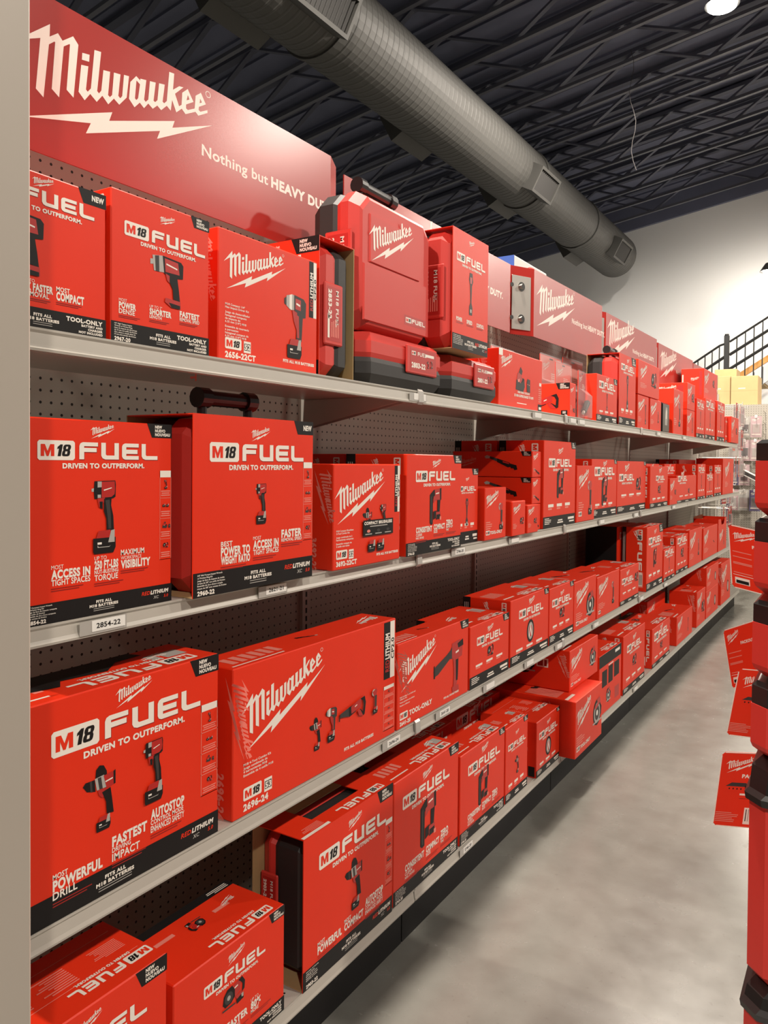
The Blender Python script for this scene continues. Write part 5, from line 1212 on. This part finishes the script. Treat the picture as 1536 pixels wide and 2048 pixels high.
m = MB(); m.loft([ring8(PX0 - .008, PX1 + .006, PY0 - .012, PY1, .034, .2625), ring8(PX0 - .010, PX1 + .006, PY0 - .014, PY1, .034, .276), ring8(PX0 - .002, PX1, PY0 - .004, PY1, .034, .284), ring8(PX0 + .002, PX1, PY0, PY1, .034, .306), ring8(PX0 + .018, PX1 - .02, PY0 + .02, PY1, .034, .3225)], M_BGLOSS); m.build('lid', e)
m = MB(); m.add([(-.175, 1.75, 1.4445), (.12, 1.73, 1.4445), (.12, 1.95, 1.462), (-.12, 1.95, 1.475)], [(0,1,2,3)], M_PAPER); m.add([(-.175, 1.75, 1.4455), (.12, 1.73, 1.4455), (.12, 1.95, 1.463), (-.12, 1.95, 1.476)], [(3,2,1,0)], M_PAPER)
tag(m.build('paper_sheet', fix=False), 'white paper sheet lying on the topmost box of the right-hand stack', 'paper')
# hang tags of the stacked boxes
def hang_tag(label, corners, kind):
    """corners: lower left, lower right, upper right, upper left as (x, y, z)."""
    A, B, C_, D2 = [Vector(c) for c in corners]
    U = (B - A); V = (D2 - A); w, h = U.length, V.length; U = U/w; V = (V - U*V.dot(U)).normalized(); N = U.cross(V).normalized()
    if N.y > 0: N = -N
    m = MB(); r = .008
    def out(sx, sy, dx): return [(sx + dx, sy)]
    P = [(r, 0), (w, 0), (w, h), (r, h), (0, h - r), (0, r)]
    sk = (D2 - A) - V*((D2 - A).dot(V))
    skew = sk.dot(U)/h
    P = [(x + skew*y, y) for x, y in P]
    m.loft([[A + U*x + V*y for x, y in P], [A + U*x + V*y + N*.0012 for x, y in P]], INK[R_] if kind != 'back' else M_RED)
    f = Face(m, A + N*.0012, U, V + U*skew, N, .0003)
    t = .0022
    f.rect(0, r, t, h - r, W_, 1); f.rect(r, h - t, w, h, W_, 1); f.rect(r, 0, w, t, W_, 1)
    if kind == 'plain':
        logo(f, w*.12, h*.72, min(w*.62, h*.42), rot=6); f.text('PACKOUT', w*.42, h*.665, h*.045, W_, 2, 1.1)
        f.sub(w*.34, h*.53, h*.30).poly([(-.45, .05), (-.2, .22), (.4, .22), (.5, .05)], G_, 1); f.sub(w*.34, h*.53, h*.30).poly([(-.45, .05), (.5, .05), (.45, -.18), (-.42, -.15)], R_, 1)
        for i in range(4): f.disc(w*(.22 + .07*i), h*.515, w*.012, h*.012, K_, 2)
        f.rect(w*.5, h*.51, w*.9, h*.56, K_, 1); f.text('MODULAR', w*.53, h*.522, h*.026, W_, 2, 1); f.rect(w*.42, h*.43, w*.95, h*.455, W_, 1); f.rect(w*.42, h*.385, w*.95, h*.392, D_, 1)
        f.rect(w*.54, h*.05, w*.96, h*.27, W_, 1)
        for i in range(9): f.rect(w*(.57 + .042*i), h*.09, w*(.585 + .042*i), h*.25, L_ if i % 2 else K_, 2)
        small_lines(f, w*.03, h*.2, w*.44, h*.14, 6, P_)
    else:
        logo(f, w*.08, h*.735, min(w*.62, h*.40), rot=4); f.text('PACKOUT', w*.44, h*.69, h*.045, W_, 2, 1.2)
        for yy in (.58, .50, .41, .39, .25): f.rect(w*.06, h*yy, w*.42, h*(yy + .014), P_, 1)
        f.rect(w*.05, h*.215, w, h*.222, W_, 1); f.rect(w*.08, h*.08, w*.36, h*.18, W_, 1); f.rect(w*.10, h*.09, w*.34, h*.14, K_, 2)
        f.sub(w*.8, h*.43, h*.2).poly([(-.6, .0), (.3, .2), (.5, -.1), (-.4, -.15)], K_, 1)
    tag(m.build('hang_tag', fix=False), label, 'tag', 'hang tags of the stacked boxes')
hang_tag('red hang tag highest on the right-hand stack, facing the camera', [(-0.2771, 2.0026, 1.0988), (-0.1624, 2.0026, 1.0772), (-0.1624, 2.0026, 1.2330), (-0.2890, 2.0026, 1.2439)], 'wide')
hang_tag('dark red hang tag turned away into shadow, second from the top', [(-0.2856, 2.1112, 0.8244), (-0.1926, 2.0048, 0.8826), (-0.2128, 2.0048, 1.0226), (-0.3080, 2.1112, 0.9644)], 'wide')
hang_tag('red hang tag half hidden below the turned dark one', [(-0.2836, 2.0026, 0.7394), (-0.1624, 2.0026, 0.7470), (-0.1353, 2.0026, 0.9083), (-0.2576, 2.0026, 0.9007)], 'plain')
hang_tag('lowest red hang tag on the right-hand stack, with a barcode', [(-0.3107, 2.0026, 0.5121), (-0.1894, 2.0026, 0.5327), (-0.1678, 2.0026, 0.7102), (-0.2901, 2.0026, 0.6896)], 'plain')
